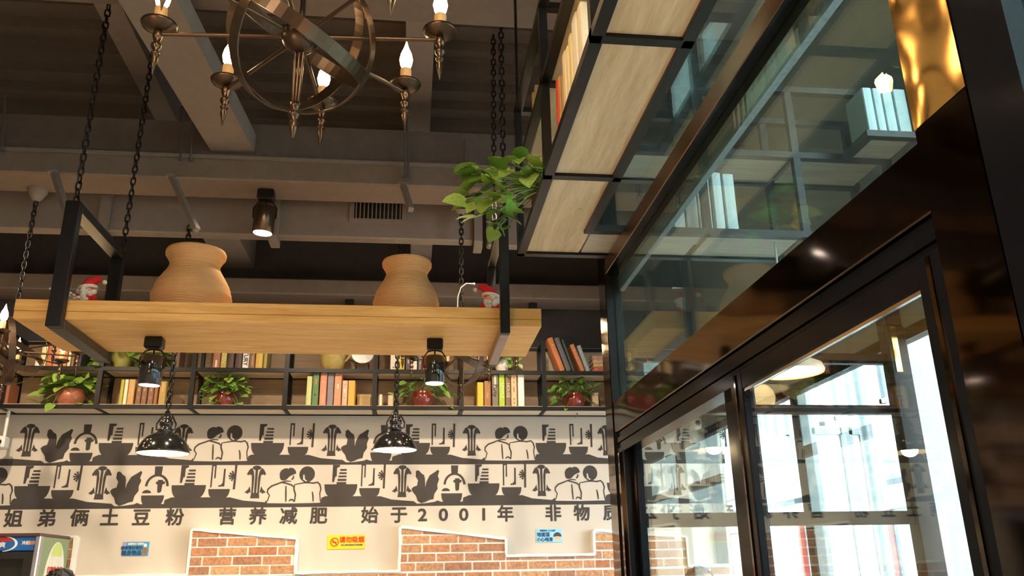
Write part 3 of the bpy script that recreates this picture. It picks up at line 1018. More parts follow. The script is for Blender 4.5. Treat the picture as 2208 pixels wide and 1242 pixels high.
shelf_books([
    (74, 86, 776, (0.78, 0.74, 0.68), 'low white book behind the left chandelier ring, upper tier'),
    (87, 100, 745, (0.76, 0.70, 0.36), 'pale yellow book behind the left chandelier ring, upper tier'),
    (101, 115, 742, (0.55, 0.16, 0.06), 'brick red book right of the pale yellow one, upper tier'),
    (116, 128, 742, (0.66, 0.29, 0.17), 'salmon book right of the brick red one, upper tier'),
    (129, 145, 744, (0.58, 0.20, 0.05), 'orange book with cream upper half near the left bracket', {'bands': ((.38, .98, (0.78, .66, .48)),)}),
    (146, 153, 744, (0.72, 0.70, 0.42), 'thin pale green-yellow book near the left bracket'),
    (154, 161, 742, (0.25, 0.12, 0.06), 'thin brown book near the left bracket'),
    (163, 176, 742, (0.04, 0.04, 0.05), 'black book with a grey spine mark behind the left bracket', {'bands': ((.3, .5, (0.3, .3, .33)),)}),
    (372, 388, 738, (0.16, 0.09, 0.05), 'dark brown book alone right of the left spotlight, upper tier'),
    (460, 476, UH, (0.33, 0.12, 0.07), 'red-brown book with cream foot, first of the row under the plank', {'bands': ((.03, .26, (0.75, .62, .4)),)}),
    (477, 490, UH, (0.40, 0.34, 0.07), 'olive book second in the row under the plank', {'txt': 'GARDEN', 'tcol': (0.65, 0.6, 0.3)}),
    (492, 506, UH, DB, 'dark brown book, left of the dark pair under the plank'),
    (508, 523, UH, DB, 'dark brown book, right of the dark pair under the plank'),
    (524, 538, UH, (0.82, 0.80, 0.76), 'white book with big black lettering on its spine, upper tier', {'txt': 'CENTURY'}),
    (539, 551, UH, (0.24, 0.11, 0.06), 'brown patterned book right of the lettered white one', {'bands': ((.1, .4, (0.4, .24, .12)),)}),
    (552, 568, UH, (0.58, 0.38, 0.06), 'ochre book near the end of the row under the plank'),
    (569, 577, UH, (0.34, 0.28, 0.07), 'thin olive book ending the row under the plank'),
    (842, 857, UH, (0.80, 0.72, 0.60), 'cream book, first of the row left of the right spotlight', {'bands': ((.06, .1, (0.1, .1, .1)),)}),
    (859, 873, UH, (0.64, 0.47, 0.04), 'yellow book in the row left of the right spotlight', {'bands': ((.62, .66, DB),)}),
    (875, 887, UH, (0.10, 0.07, 0.11), 'dark plum book in the row left of the right spotlight', {'bands': ((.2, .5, (0.5, .42, .5)),)}),
    (888, 900, UH, (0.84, 0.80, 0.74), 'white book between the plum and the striped one'),
    (902, 910, UH, (0.18, 0.17, 0.18), 'thin charcoal book with white stripes beside the red one', {'bands': ((.2, .24, CR), (.3, .34, CR))}),
    (911, 926, UH, (0.60, 0.03, 0.03), 'bright red book just left of the right spotlight', {'bands': ((.1, .3, (0.7, .3, .2)),)}),
    (944, 956, 740, (0.60, 0.45, 0.2), 'golden tan book behind the right spotlight, upper tier'),
], ZS1, 794, UG)

# leaning books and the flat stack in the last bay
for px0, px1, py, tpx, tpy, col, label in (
        (1207, 1219, 794, 1186, 730, (0.60, 0.20, 0.07), 'orange leaning book in the upper right bay'),
        (1221, 1233, 795, 1200, 730, (0.13, 0.12, 0.14), 'charcoal leaning book beside the orange one, upper right bay'),
        (1234, 1241, 795, 1213, 733, (0.03, 0.06, 0.045), 'thin dark green leaning book in the upper right bay'),
        (1252, 1262, 796, 1233, 744, (0.58, 0.22, 0.10), 'salmon leaning book in the middle of the upper right bay'),
        (1264, 1273, 797, 1248, 746, (0.34, 0.40, 0.43), 'grey-blue leaning book left of the flat stack')):
    a, b = at(px0, py, YB), at(px1, py, YB)
    t = at(tpx, tpy, YB)
    w_ = (b.x - a.x) * 0.92
    mid = (a.x + b.x) / 2
    ang = math.atan2(t.x - mid, t.z - ZS1)
    h = math.hypot(t.x - mid, t.z - ZS1)
    o = book(-w_ / 2, w_ / 2, 0, h, 0.15, YB, col, label, ((.75, .8, tuple(min(1, c * 1.6) for c in col)),), 'leaning books in the upper right bay')
    o.location = (mid, YB, ZS1 + abs(math.sin(ang)) * w_ / 2)
    o.rotation_euler = (0, ang, 0)
z = ZS1
for th, col, label, wd in ((.040, (0.52, 0.13, 0.10), 'red book lying at the bottom of the flat stack in the upper right bay', 0),
                           (.030, (0.62, 0.44, 0.16), 'yellow-brown book lying in the middle of the flat stack', .004),
                           (.036, (0.55, 0.34, 0.26), 'pinkish tan book lying third in the flat stack', -.01),
                           (.030, (0.50, 0.31, 0.20), 'tan book lying on top of the flat stack', -.02)):
    xa = at(1278, 780, YB).x
    o = book(-th / 2, th / 2, 0, 0.155, 0.15, 0, col, label, ((.1, .2, (0.7, .55, .3)),), 'flat stack of books in the upper right bay')
    o.rotation_euler = (0, PI / 2, 0)
    o.location = (xa + wd * .3 + .004, YB, z + th / 2)
    z += th + .0005

# ------------------------------------------------------------------ plants
lf = []
for sgn, wd, ln in ((1, .42, 1.0), (1, .5, .92)):
    out = [(0, 0), (.30 * wd, -.10), (.80 * wd, -.02), (1.0 * wd, .22), (.82 * wd, .55), (.45 * wd, .84), (0, 1.0)]
    v = [(0, y * ln * (.0 if i == 0 else 1), -.0) for i, y in enumerate((0, .25, .55, .8, 1.0))]
    vs = [(0, 0, 0), (0, .28, -.04), (0, .60, -.03), (0, 1.0, -.16)]
    R = [(.40 * wd, -.12, .05), (1.0 * wd, .12, .08), (.92 * wd, .45, .07), (.50 * wd, .80, -.02)]
    L = [(-x, y, z_) for x, y, z_ in R]
    V = vs + R + L
    F = [(0, 4, 5, 1), (1, 5, 6, 2), (2, 6, 7, 3), (0, 1, 9, 8), (1, 2, 10, 9), (2, 3, 11, 10)]
    q = MB().add(V, F, True)
    lf.append((q.mesh('leaf', LEAFM), q.mesh('leaf', LEAFD)))


def plant(label, base, pot_r, pot_h, spread, height, nleaf, lsize, seed, fern=False, trail=0, bias=(0, 0), name='potted_pothos', group=None, pot_mat=REDPOT, ymax=None):
    R_ = random.Random(seed)
    o = thing(name, label, 'plant', base, group)
    bz = Vector(base)
    MB().lathe([(pot_r * .62, 0), (pot_r * .72, pot_h * .08), (pot_r, pot_h * .48), (pot_r * .95, pot_h * .78), (pot_r * .80, pot_h * .92), (pot_r * .88, pot_h), (pot_r * .80, pot_h), (pot_r * .74, pot_h * .88), (pot_r * .5, pot_h * .86)], bz, 22).build('pot', pot_mat, o)
    MB().lathe([(pot_r * .78, pot_h * .86), (pot_r * .4, pot_h * .91), (0.001, pot_h * .92)], bz, 12).build('soil', SOIL, o)
    st = MB()
    for i in range(nleaf):
        a = R_.uniform(0, 2 * PI)
        k = math.sqrt(R_.uniform(.06, 1))
        tr = i < trail
        reach = spread * k
        top = pot_h * .8 + height * R_.uniform(.12, 1.08) * (1.2 - .6 * k)
        if tr:
            reach = spread * R_.uniform(.85, 1.25)
            top = pot_h * R_.uniform(-.2, .9)
        p0 = bz + Vector((R_.uniform(-.4, .4) * pot_r, R_.uniform(-.4, .4) * pot_r, pot_h * .9))
        p2 = bz + Vector((math.cos(a) * reach + bias[0] * k, math.sin(a) * reach * .62 + bias[1] * k, top))
        if base[2] > 3.1 and name == 'hanging_pothos':      # nothing grows through the boards or the bars
            if p2.x > BX0 - .03 and p2.z < base[2] + .03:
                p2.x = BX0 - R_.uniform(.05, .16)
            p2.x = min(p2.x, BX0 + .16)
        if ymax and p2.y > ymax:
            p2.y = ymax - R_.uniform(0, .06)
        p1 = (p0 + p2) / 2 + Vector((0, 0, height * (.42 if tr else .22)))
        pts = [p0 * (1 - t) ** 2 + p1 * 2 * t * (1 - t) + p2 * t * t for t in (0, .35, .7, 1)]
        st.tube(pts, .0022 if not fern else .0015, 4, False)
        sz = lsize * R_.uniform(.65, 1.12)
        dirn = (p2 - p1).normalized()
        hd = Vector((math.cos(a) + bias[0] * 2, math.sin(a) + bias[1] * 2 - .35, 0)).normalized()
        fw = (hd * .75 + Vector((0, 0, R_.uniform(-.75, .35)))).normalized()
        upv = Vector((R_.uniform(-.4, .4), R_.uniform(-.9, -.1), R_.uniform(.35, 1)))
        rt_ = fw.cross(upv).normalized()
        up2 = rt_.cross(fw)
        Mx = Matrix((rt_ * (.55 if fern else 1), fw, up2)).transposed() * 1.0
        lm = lf[R_.randrange(2)][1 if fern else 0]
        l = bpy.data.objects.new('leaf', lm)
        C.objects.link(l)
        l.parent = o
        l.matrix_local = Matrix.Translation(p2 - bz) @ Mx.to_4x4() @ Matrix.Scale(sz, 4)
    st.build('stems', STEM, o)['kind'] = 'stuff'
    return o


PY = 6.545
PG = 'plants on the lower bookshelf tier'
YM = 6.61
plant('leafy pothos in a brown-red marbled pot, leftmost plant on the lower shelf tier', (at(150, 870, PY).x, PY, ZS0), .104, .125, .20, .17, 64, .085, 1, trail=8, group=PG, ymax=YM, pot_mat=mat('marbled_red_pot', (0.42, 0.14, 0.08), 0.25, var=.6, scale=22, coat=.5))
plant('dense green pothos in a red pot below the gap between two book rows', (at(484, 870, PY).x, PY, ZS0), .075, .115, .155, .18, 64, .075, 2, trail=10, group=PG, ymax=YM)
plant('dark spreading plant in a red pot behind the right hanging spotlight', (at(912, 870, PY).x, PY, ZS0), .092, .13, .20, .15, 60, .07, 3, True, trail=16, group=PG, ymax=YM)
plant('bushy fine-leaved plant in a shiny red pot in the lower right bay', (at(1240, 870, PY).x, PY, ZS0), .082, .125, .19, .15, 75, .075, 4, True, trail=10, group=PG, ymax=YM)
plant('trailing pothos in an olive pot on the upper tier beside the left bracket foot', (at(262, 790, PY).x, PY, ZS1), .075, .15, .19, .06, 42, .07, 5, trail=26, name='trailing_pothos', ymax=YM, pot_mat=mat('olive_pot', (0.28, 0.26, 0.06), .4))
plant('green plant in a white pot on the upper tier under the plank right end', (at(1082, 790, PY).x, PY, ZS1), .055, .11, .14, .09, 40, .06, 6, trail=10, ymax=YM, pot_mat=WHITE)
plant('dark leafy plant on the upper tier behind the left hanging spotlight', (at(338, 790, PY).x, PY, ZS1), .06, .10, .10, .10, 30, .065, 8, trail=6, ymax=YM, pot_mat=mat('pink_pot', (0.55, 0.10, 0.12), .35))

# bits and pieces on the bookshelf
x = at(716, 790, 6.5).x
o = thing('clay_jug', 'mottled yellow clay jug on the upper tier under the middle of the plank', 'jug', (x, 6.54, ZS1))
MB().lathe([(.062, 0), (.075, .012), (.098, .08), (.105, .14), (.085, .19), (.06, .205), (.066, .215)], (x, 6.54, ZS1), 24).build('body', mat('mottled_yellow_glaze', (0.42, 0.32, 0.10), .5, var=.4, scale=25), o)
MB().tube([(x + .06, 6.52, ZS1 + .2), (x + .12, 6.5, ZS1 + .18), (x + .135, 6.5, ZS1 + .12), (x + .10, 6.52, ZS1 + .08)], .009, 8).build('handle', MATS['mottled_yellow_glaze'], o)
p = at(783, 748, 6.55)
o = thing('display_plate', 'white round plate propped on a dark stand under the plank', 'plate', (p.x, 6.55, ZS1))
MB().lathe([(.001, 0), (.05, 0), (.085, .012), (.092, .020), (.085, .018), (.05, .008), (.001, .006)], (p.x, 6.56, ZS1 + .155), 28, Matrix.Rotation(PI / 2 - .12, 3, 'X')).build('plate', WHITE, o)
st = MB()
for s in (-1, 1):
    st.tube([(p.x + s * .05, 6.5, ZS1), (p.x + s * .05, 6.535, ZS1 + .07), (p.x + s * .05, 6.62, ZS1)], .005, 6)
    st.tube([(p.x + s * .05, 6.52, ZS1 + .055), (p.x + s * .05, 6.53, ZS1 + .05)], .005, 6)
st.tube([(p.x - .05, 6.535, ZS1 + .07), (p.x + .05, 6.535, ZS1 + .07)], .005, 6)
st.build('stand', BLK, o)
a, b = at(770, 866, 6.6), at(799, 854, 6.6)
o = tag(MB().bbox((a.x, 6.59, ZS0), (b.x, 6.67, b.z + .01), .003).build('wooden_box', mat('plain_tan_box', (0.50, 0.36, 0.17), .7)), 'low tan box beside the orange-yellow book, middle bay', 'box')
MB().box((a.x - .002, 6.588, b.z - .012), (b.x + .002, 6.672, b.z + .012)).build('lid', mat('plain_tan_box', (0.5, .36, .17)), o)
a, b = at(1277, 870, 6.6), at(1290, 850, 6.6)
o = tag(MB().bbox((a.x, 6.60, ZS0), (b.x, 6.67, b.z + .01), .003).build('wooden_box', SHELFW), 'small upright wooden box right of the bushy plant, lower right bay', 'box')
MB().box((a.x - .002, 6.598, b.z - .006), (b.x + .002, 6.672, b.z + .012)).build('lid', SHELFW, o)
x = at(1037, 770, 6.50).x
o = thing('bottle', 'white bottle on the upper tier behind the right chandelier', 'bottle', (x, 6.50, ZS1))
MB().lathe([(.022, 0), (.024, .01), (.024, .11), (.010, .14), (.010, .17)], (x, 6.50, ZS1), 14).build('body', WHITE, o)
MB().lathe([(.012, .168), (.012, .185)], (x, 6.50, ZS1), 12).build('cap', BLK, o)
# ------------------------------------------------------------------ hanging plank shelf
PF, PB = 4.24, 4.89
PZ0, PZ1 = 2.905, 3.008
PX0, PX1 = -1.992, 0.680
pl = thing('hanging_plank_shelf', 'thick honey-coloured plank shelf slung on black steel brackets and chains', 'shelf', ((PX0 + PX1) / 2, (PF + PB) / 2, PZ0))
MB().bbox((PX0, PF, PZ0 + .043), (PX1, PB, PZ1), .003).build('upper_plank', PINE, pl)
MB().bbox((PX0 + .001, PF + .002, PZ0), (PX1 - .001, PB - .002, PZ0 + .042), .003).build('lower_plank', PINE, pl)

# one chain link mesh, reused for every chain
def link_mesh(L, W, r, name='link'):
    pts = []
    for k in range(10):
        a = 2 * PI * k / 10
        pts.append(Vector((math.cos(a) * W, 0, math.sin(a) * W + (L if math.sin(a) > 0.01 else (-L if math.sin(a) < -0.01 else 0)))))
    vs, fs = [], []
    n = len(pts)
    for i, p in enumerate(pts):
        t = (pts[(i + 1) % n] - pts[i - 1]).normalized()
        u = Vector((0, 1, 0)); v = t.cross(u)
        for k in range(4):
            a = 2 * PI * k / 4
            vs.append(p + (u * math.cos(a) + v * math.sin(a)) * r)
    for i in range(n):
        for k in range(4):
            j = (i + 1) % n; k2 = (k + 1) % 4
            fs.append((i * 4 + k, i * 4 + k2, j * 4 + k2, j * 4 + k))
    return MB().add(vs, fs, True).mesh(name, BLK)


LINK = link_mesh(.0125, .0135, .0052)


def chain(p0, p1, parent, pitch=.041, lm=None):
    p0, p1 = Vector(p0), Vector(p1)
    d = p1 - p0
    n = max(2, int(d.length / pitch))
    c = put('chain', None, parent, p0 - wloc(parent))
    q = d.to_track_quat('Z', 'Y')
    for i in range(n + 1):
        l = bpy.data.objects.new('link', lm or LINK)
        C.objects.link(l)
        l.parent = c
        l.rotation_mode = 'QUATERNION'
        l.location = d * (i / n)
        l.rotation_quaternion = q @ Matrix.Rotation(PI / 2 * (i % 2) + rnd.uniform(-.2, .2), 3, 'Z').to_quaternion()
    return c


for bx in (-1.775, 0.478):
    hw = .036 if bx < 0 else .025
    zb, zt = PZ0 - .052, 3.535
    # front tube, back tube, top and bottom bars (hollow square sections)
    yf, yb = PF - .054, PB + .004
    b1 = put('bracket', None, pl, Vector((bx, PF, PZ0)) - wloc(pl))
    MB().bbox((bx - hw, yf, zb), (bx + hw, yf + .05, zt), .003).build('front_upright', BLK, b1)
    MB().bbox((bx - hw, yb, zb), (bx + hw, yb + .05, zt), .003).build('back_upright', BLK, b1)
    MB().bbox((bx - hw, yf + .05, zt - .05), (bx + hw, yb, zt), .003).build('top_bar', BLK, b1)
    MB().bbox((bx - hw, yf + .05, zb), (bx + hw, yb, zb + .05), .003).build('bottom_bar', BARM if bx < 0 else mat('steel_pink_reflection', (0.36, 0.25, 0.21), .55), b1)  # right bar's pinkish reflection is put into its colour
    for y in (yf + .025, yb + .025):
        chain((bx + (.004 if y < 4.5 else .02), y, zt + .01), (bx + (.004 if y < 4.5 else .03), y, 5.30), pl)


def jar(x, y, r, h, label):
    o = thing('clay_jar', label, 'jar', (x, y, PZ1), 'clay jars on the plank shelf')
    c = (x, y, PZ1)
    prof = [(r * .72, 0), (r * .84, .03 * h), (r * .98, .22 * h), (r * 1.01, .33 * h), (r * .93, .48 * h), (r * .81, .60 * h), (r * .69, .70 * h), (r * .635, .77 * h)]
    # turning ridges on the lower half
    fine = []
    for i in range(len(prof) - 1):
        (ra, ha), (rb, hb) = prof[i], prof[i + 1]
        for k in range(5):
            t = k / 5
            fine.append((ra + (rb - ra) * t + (.0016 * ((i * 5 + k) % 2) if i < 5 else 0), ha + (hb - ha) * t))
    fine.append(prof[-1])
    MB().lathe(fine, c, 48, cap1=False).build('body', CLAY, o)
    MB().lathe([(r * .635, .77 * h), (r * .645, .82 * h), (r * .70, .87 * h), (r * .765, .92 * h), (r * .77, .97 * h), (r * .745, .995 * h), (r * .70, h), (r * .66, .985 * h), (r * .60, .93 * h), (r * .58, .8 * h)], c, 48, cap0=False, cap1=False).build('rim', CLAY, o)
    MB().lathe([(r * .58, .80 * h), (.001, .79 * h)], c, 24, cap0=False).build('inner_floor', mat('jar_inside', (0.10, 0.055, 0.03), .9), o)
    return o


jar(at(418, 600, 4.60).x, 4.60, .213, .415, 'large ochre clay jar, the left one of two on the plank shelf')
jar(at(877, 600, 4.60).x, 4.60, .187, .385, 'ochre clay jar, the smaller right one of two on the plank shelf')


def santa(x, y, label, s=1.0, lean=0.25, flip=1):
    o = thing('santa_doll', label, 'doll', (x, y, PZ1), 'santa dolls on the plank shelf')
    c = Vector((x, y, PZ1))
    MB().ball(c + Vector((0, 0, .055 * s)), .055 * s, (1, .85, 1.0), 14, 10).build('body', REDC, o)
    hd = c + Vector((0, -.01 * s, .105 * s))
    MB().ball(hd, .040 * s, (1, .95, .95), 14, 10).build('head', mat('felt_skin', (0.62, 0.36, 0.24), .8), o)
    b = MB()
    R_ = random.Random(int(x * 100))
    for k in range(26):
        a, e = R_.uniform(-1.5, 1.5) - PI / 2, R_.uniform(-1.0, .25)
        b.ball(hd + Vector((math.cos(a) * math.cos(e) * .040, math.sin(a) * math.cos(e) * .038, math.sin(e) * .055 - .008)) * s, .016 * s, (1, 1, 1), 7, 5)
    b.build('beard', FLUFF, o)
    MB().ball(hd + Vector((0, -.040 * s, .003)), .008 * s, (1, 1, 1), 8, 6).build('nose', mat('nose_pink', (0.7, .3, .22), .7), o)
    top = hd + Vector((flip * .05 * s, 0, .075 * s))
    MB().tube([hd + Vector((0, 0, .018)) * s, hd + Vector((flip * .012, 0, .05)) * s, top, top + Vector((flip * .03, -.005, -.02)) * s], [.040 * s, .032 * s, .017 * s, .006 * s], 14).build('hat', REDC, o)
    ring = [hd + Vector((math.cos(a) * .040, math.sin(a) * .038, .020 + flip * .006 * math.cos(a))) * s for a in [2 * PI * k / 16 for k in range(17)]]
    MB().tube(ring, .010 * s, 8, False).build('hat_trim', FLUFF, o)
    MB().ball(top + Vector((flip * .034, -.006, -.024)) * s, .013 * s, (1, 1, 1), 10, 8).build('pompom', FLUFF, o)
    for k in (-1, 1):
        MB().tube([c + Vector((k * .04, -.02, .075)) * s, c + Vector((k * .055, -.045, .045)) * s], [.014 * s, .011 * s], 8).build('arm', REDC, o)
    return o


def twig(x, y, label, s, seed):
    o = thing('snowy_twigs', label, 'decoration', (x, y, PZ1))
    R_ = random.Random(seed)
    b, n_ = MB(), MB()
    for k in range(14):
        a = R_.uniform(0, 2 * PI)
        d = Vector((math.cos(a), math.sin(a) * .6, R_.uniform(.25, 1.2))).normalized()
        L = R_.uniform(.06, .12) * s
        p = Vector((x, y, PZ1 + .004))
        b.tube([p, p + d * L], .002, 4)
        for t in (.35, .55, .75, .9, 1):
            n_.ball(p + d * L * t + Vector((R_.uniform(-.008, .008), R_.uniform(-.008, .008), .004)), .010 * s * R_.uniform(.6, 1.1), (1.2, 1.2, .8), 6, 4)
    b.build('twig', BACKW, o)
    n_.build('snow', FLUFF, o)['kind'] = 'stuff'


santa(at(190, 630, 4.42).x, 4.42, 'santa doll with a big red hat near the left bracket on the plank shelf', .98, flip=1)
santa(at(1058, 640, 4.45).x, 4.45, 'santa doll with a speckled white beard beside the right bracket on the plank shelf', 1.05, flip=-1)
twig(at(152, 640, 4.36).x, 4.33, 'white snowy twig bunch left of the red-hatted santa doll', 1.0, 3)
twig(at(226, 645, 4.40).x, 4.52, 'small white snowy twig right of the red-hatted santa doll', .6, 4)
# pine cone at the right end
x = at(1112, 664, 4.42).x
o = thing('pine_cone', 'small brown pine cone on the right end of the plank shelf', 'pine cone', (x, 4.42, PZ1))
MB().ball((x, 4.42, PZ1 + .025), .02, (1, 1, 1.2), 10, 8).build('core', BACKW, o)
b = MB()
for k in range(26):
    a = k * 2.4
    zz = .006 + .042 * k / 26
    rr = .028 * math.sin(PI * (.2 + .75 * k / 26))
    b.ball((x + math.cos(a) * rr, 4.42 + math.sin(a) * rr, PZ1 + zz), .008, (1, 1, .5), 6, 4)
b.build('scales', mat('cone_brown', (0.16, 0.08, 0.04), .8), o)
# white cable loop behind the right jar
a = [at(q[0], q[1], 4.8) for q in ((985, 664), (987, 640), (994, 620), (1006, 611), (1022, 612))]
o = thing('cable_loop', 'thin white cable arching up from the plank shelf right of the smaller jar', 'cable', (a[0].x, 4.8, PZ1))
a[0].z = PZ1
MB().tube(a, .0035, 6).build('cable', WHITE, o)
MB().ball(a[-1], .007, (1, 1, 1), 8, 6).build('plug', WHITE, o)
x = at(955, 655, 4.5).x
o = thing('small_candle', 'tiny white candle right at the foot of the smaller jar', 'candle', (x, 4.5, PZ1))
MB().lathe([(.010, 0), (.010, .028), (.003, .036)], (x, 4.5, PZ1), 10).build('wax', WHITE, o)
MB().tube([(x, 4.5, PZ1 + .034), (x, 4.5, PZ1 + .044)], .0012, 4).build('wick', BLK, o)


# ------------------------------------------------------------------ chandeliers
def chandelier(label, c, ztop, rot, energy=2.2, phase=0.0, sc_=1.0):
    c0 = Vector(c)
    c = Vector((0, 0, 0))
    before = set(C.objects)
    R = .494
    o = thing('chandelier', label, 'chandelier', c0, 'orb chandeliers')
    o_ = o
    o.location = (0, 0, 0)
    ax = lambda d: d.normalized().to_track_quat('Z', 'Y').to_matrix()
    MB().ball(c, .066, (1, 1, .95), 24, 14).build('ball', BRONZE, o)
    # central stem and bottom finial
    MB().tube([c + Vector((0, 0, .05)), c + Vector((0, 0, .36))], .010, 10).build('stem', BRONZE, o)
    for s in (-.014, 0, .014):
        MB().tube([c + Vector((s, 0, -.05)), c + Vector((s * .6, 0, -.30))], .006, 8).build('lower_rod', BRONZE, o)
    fz = [(.006, -.40), (.013, -.375), (.017, -.345), (.010, -.335), (.021, -.322), (.021, -.312), (.010, -.30), (.018, -.29), (.018, -.27), (.006, -.265)]
    MB().lathe(fz, c, 14).build('bottom_finial', BRONZE, o)
    for nrm in rot:
        nrm = Vector(nrm).normalized()
        q = ax(nrm)
        vs, fs = [], []
        N = 56
        for k in range(N):
            a = 2 * PI * k / N
            for rr, hh in ((.270, -.024), (.270, .024), (.265, .024), (.265, -.024)):
                vs.append(c + q @ Vector((math.cos(a) * rr, math.sin(a) * rr, hh)))
        for k in range(N):
            j = (k + 1) % N
            for e in range(4):
                e2 = (e + 1) % 4
                fs.append((k * 4 + e, k * 4 + e2, j * 4 + e2, j * 4 + e))
        m = MB().add(vs, fs, False)
        m.build('ring', BRONZE, o)
    for k in range(8):
        a = PI / 4 * k + phase
        d = Vector((math.cos(a), math.sin(a), 0))
        e = c + d * R
        arm = MB().tube([c + d * .06, e], .0075, 8).tube([c + d * .058, c + d * .075], .014, 10).build('arm', BRONZE, o)
        MB().lathe([(.004, .012), (.030, .014), (.058, .030), (.062, .040), (.058, .038), (.030, .022), (.018, .022)], e, 24).build('drip_dish', BRONZE, arm)
        MB().lathe([(.022, .022), (.022, .105), (.018, .105)], e, 14).build('candle_tube', CANDLE, arm)
        MB().lathe([(.010, .105), (.022, .125), (.027, .150), (.022, .178), (.011, .205), (.004, .228), (.001, .242)], e, 14).build('flame_bulb', FLAME, arm)
        MB().lathe([(.001, -.165), (.008, -.13), (.013, -.105), (.008, -.092), (.015, -.085), (.015, -.078), (.008, -.070), (.018, -.055), (.018, -.045), (.009, -.035), (.016, -.018), (.018, -.004), (.012, .012)], e, 12).build('finial', BRONZE, arm)
        light('POINT', 'candle_light', c0 + (e + Vector((0, 0, .17))) * sc_, energy, WARM, .03)
    if sc_ != 1:
        for ch in o.children:
            for q in [ch] + list(ch.children):
                q.data.transform(Matrix.Scale(sc_, 4))
    o.location = c0
    c = c0
    if ztop:
        chain(c + Vector((0, 0, .36 * sc_)), (c.x, c.y, ztop - .07), o, .036)
        MB().lathe([(.012, -.09), (.030, -.075), (.062, -.02), (.066, 0)], (c.x, c.y, ztop), 18).build('canopy', DUCTM, o)
    return o


vd = Vector((-.16, .78, .61))
up_i = Vector((0, 0, 1)) - vd * vd.dot(Vector((0, 0, 1))) / vd.length_squared
up_i.normalize()
rt_i = vd.normalized().cross(up_i)
ringA = (math.sin(math.radians(28)) * rt_i + math.cos(math.radians(28)) * up_i) + vd.normalized() * .16
ringB = vd.normalized() + rt_i * .45 + up_i * .12
ringC = vd.normalized() - rt_i * .75 + up_i * .25
cc = EYE + ray(648, 80) * 3.02
chandelier('big bronze orb chandelier with glowing candle bulbs, nearest the camera', cc, 5.3, [ringA, ringB, ringC], energy=6.0, phase=-.055, sc_=1.02)
pc = at(18, 757, 5.45)
chandelier('bronze orb chandelier partly cut off by the left edge of the photo', pc, 4.175, [ringA, Vector((.9, .5, .15)), Vector((-.35, .9, .2))], energy=2.4, phase=.3, sc_=.8)
pc = at(994, 762, 5.45)
chandelier('bronze orb chandelier mostly hidden behind the right half of the plank', pc, 4.175, [ringA, Vector((.8, .6, .1)), Vector((-.6, .8, .15))], energy=2.4, phase=.2, sc_=.8)


# ------------------------------------------------------------------ spotlights and pendants
def spot(label, top, tilt, scale=1.0, energy=22, finish=BLKG, roll=0.0, aim=None):
    top = Vector(top)
    o = thing('spotlight', label, 'spotlight', top, 'black cylinder spotlights')
    s = scale
    MB().bbox(top + Vector((-.045, -.035, -.062)) * s, top + Vector((.045, .035, 0)) * s, .008 * s).build('base_box', BLK, o)
    neck = top + Vector((0, 0, -.06)) * s
    d = Vector((math.sin(roll), tilt, -1)).normalized()
    a0 = neck + Vector((0, 0, -.115 * s))
    q = (-d).to_track_quat('Z', 'Y').to_matrix()
    L = .15 * s
    MB().lathe([(.052 * s, -L * .5), (.056 * s, -L * .48), (.056 * s, L * .42), (.053 * s, L * .45), (.053 * s, L * .5), (.045 * s, L * .52)], a0, 28, q).build('barrel', finish, o)
    MB().lathe([(.049 * s, -L * .51), (.001, -L * .505)], a0, 24, q, cap0=False).build('lens', LEDF, o)
    for k in (-1, 1):
        pts = [neck, neck + Vector((k * .040, 0, -.012)) * s, neck + Vector((k * .062, 0, -.045)) * s, a0 + Vector((k * .060, 0, .01)) * s]
        MB().tube(pts, .004 * s, 6).build('yoke', BLK, o)
    MB().tube([neck + Vector((0, .01, 0)), a0 + (-d) * L * .5], .0045 * s, 6).build('cable', BLK, o)
    lp = a0 + d * L * .54
    light('SPOT', 'spotlight_beam', lp, energy, (1.0, .83, .62), .04, (d if not aim else Vector(aim)).to_track_quat('-Z', 'Y').to_euler(), math.radians(100), .7)
    return o


p = atz(335, 728, PZ0)
spot('black cylinder spotlight under the plank, left of two, above the left pendant lamp', p, .05, 1.05, 26, roll=-.03)
p = atz(938, 732, PZ0)
spot('black cylinder spotlight under the plank, right of two, in front of a red pot plant', p, .02, 1.0, 26)
p = at(576, 402, 5.35); p.z = 4.175
spot('bronze cylinder spotlight under the ceiling beam, left of the air grille', p, .05, 1.25, 40, finish=BRONZE, roll=-.05)
for px, py, nm in ((755, 632, 'left of the smaller clay jar'), (1148, 634, 'above the right end of the plank')):
    p = at(px, py, 6.5); p.z = 3.775
    o = spot('small dark track spotlight on the rear beam, ' + nm, p, -.25, .75, 6, finish=BLK)


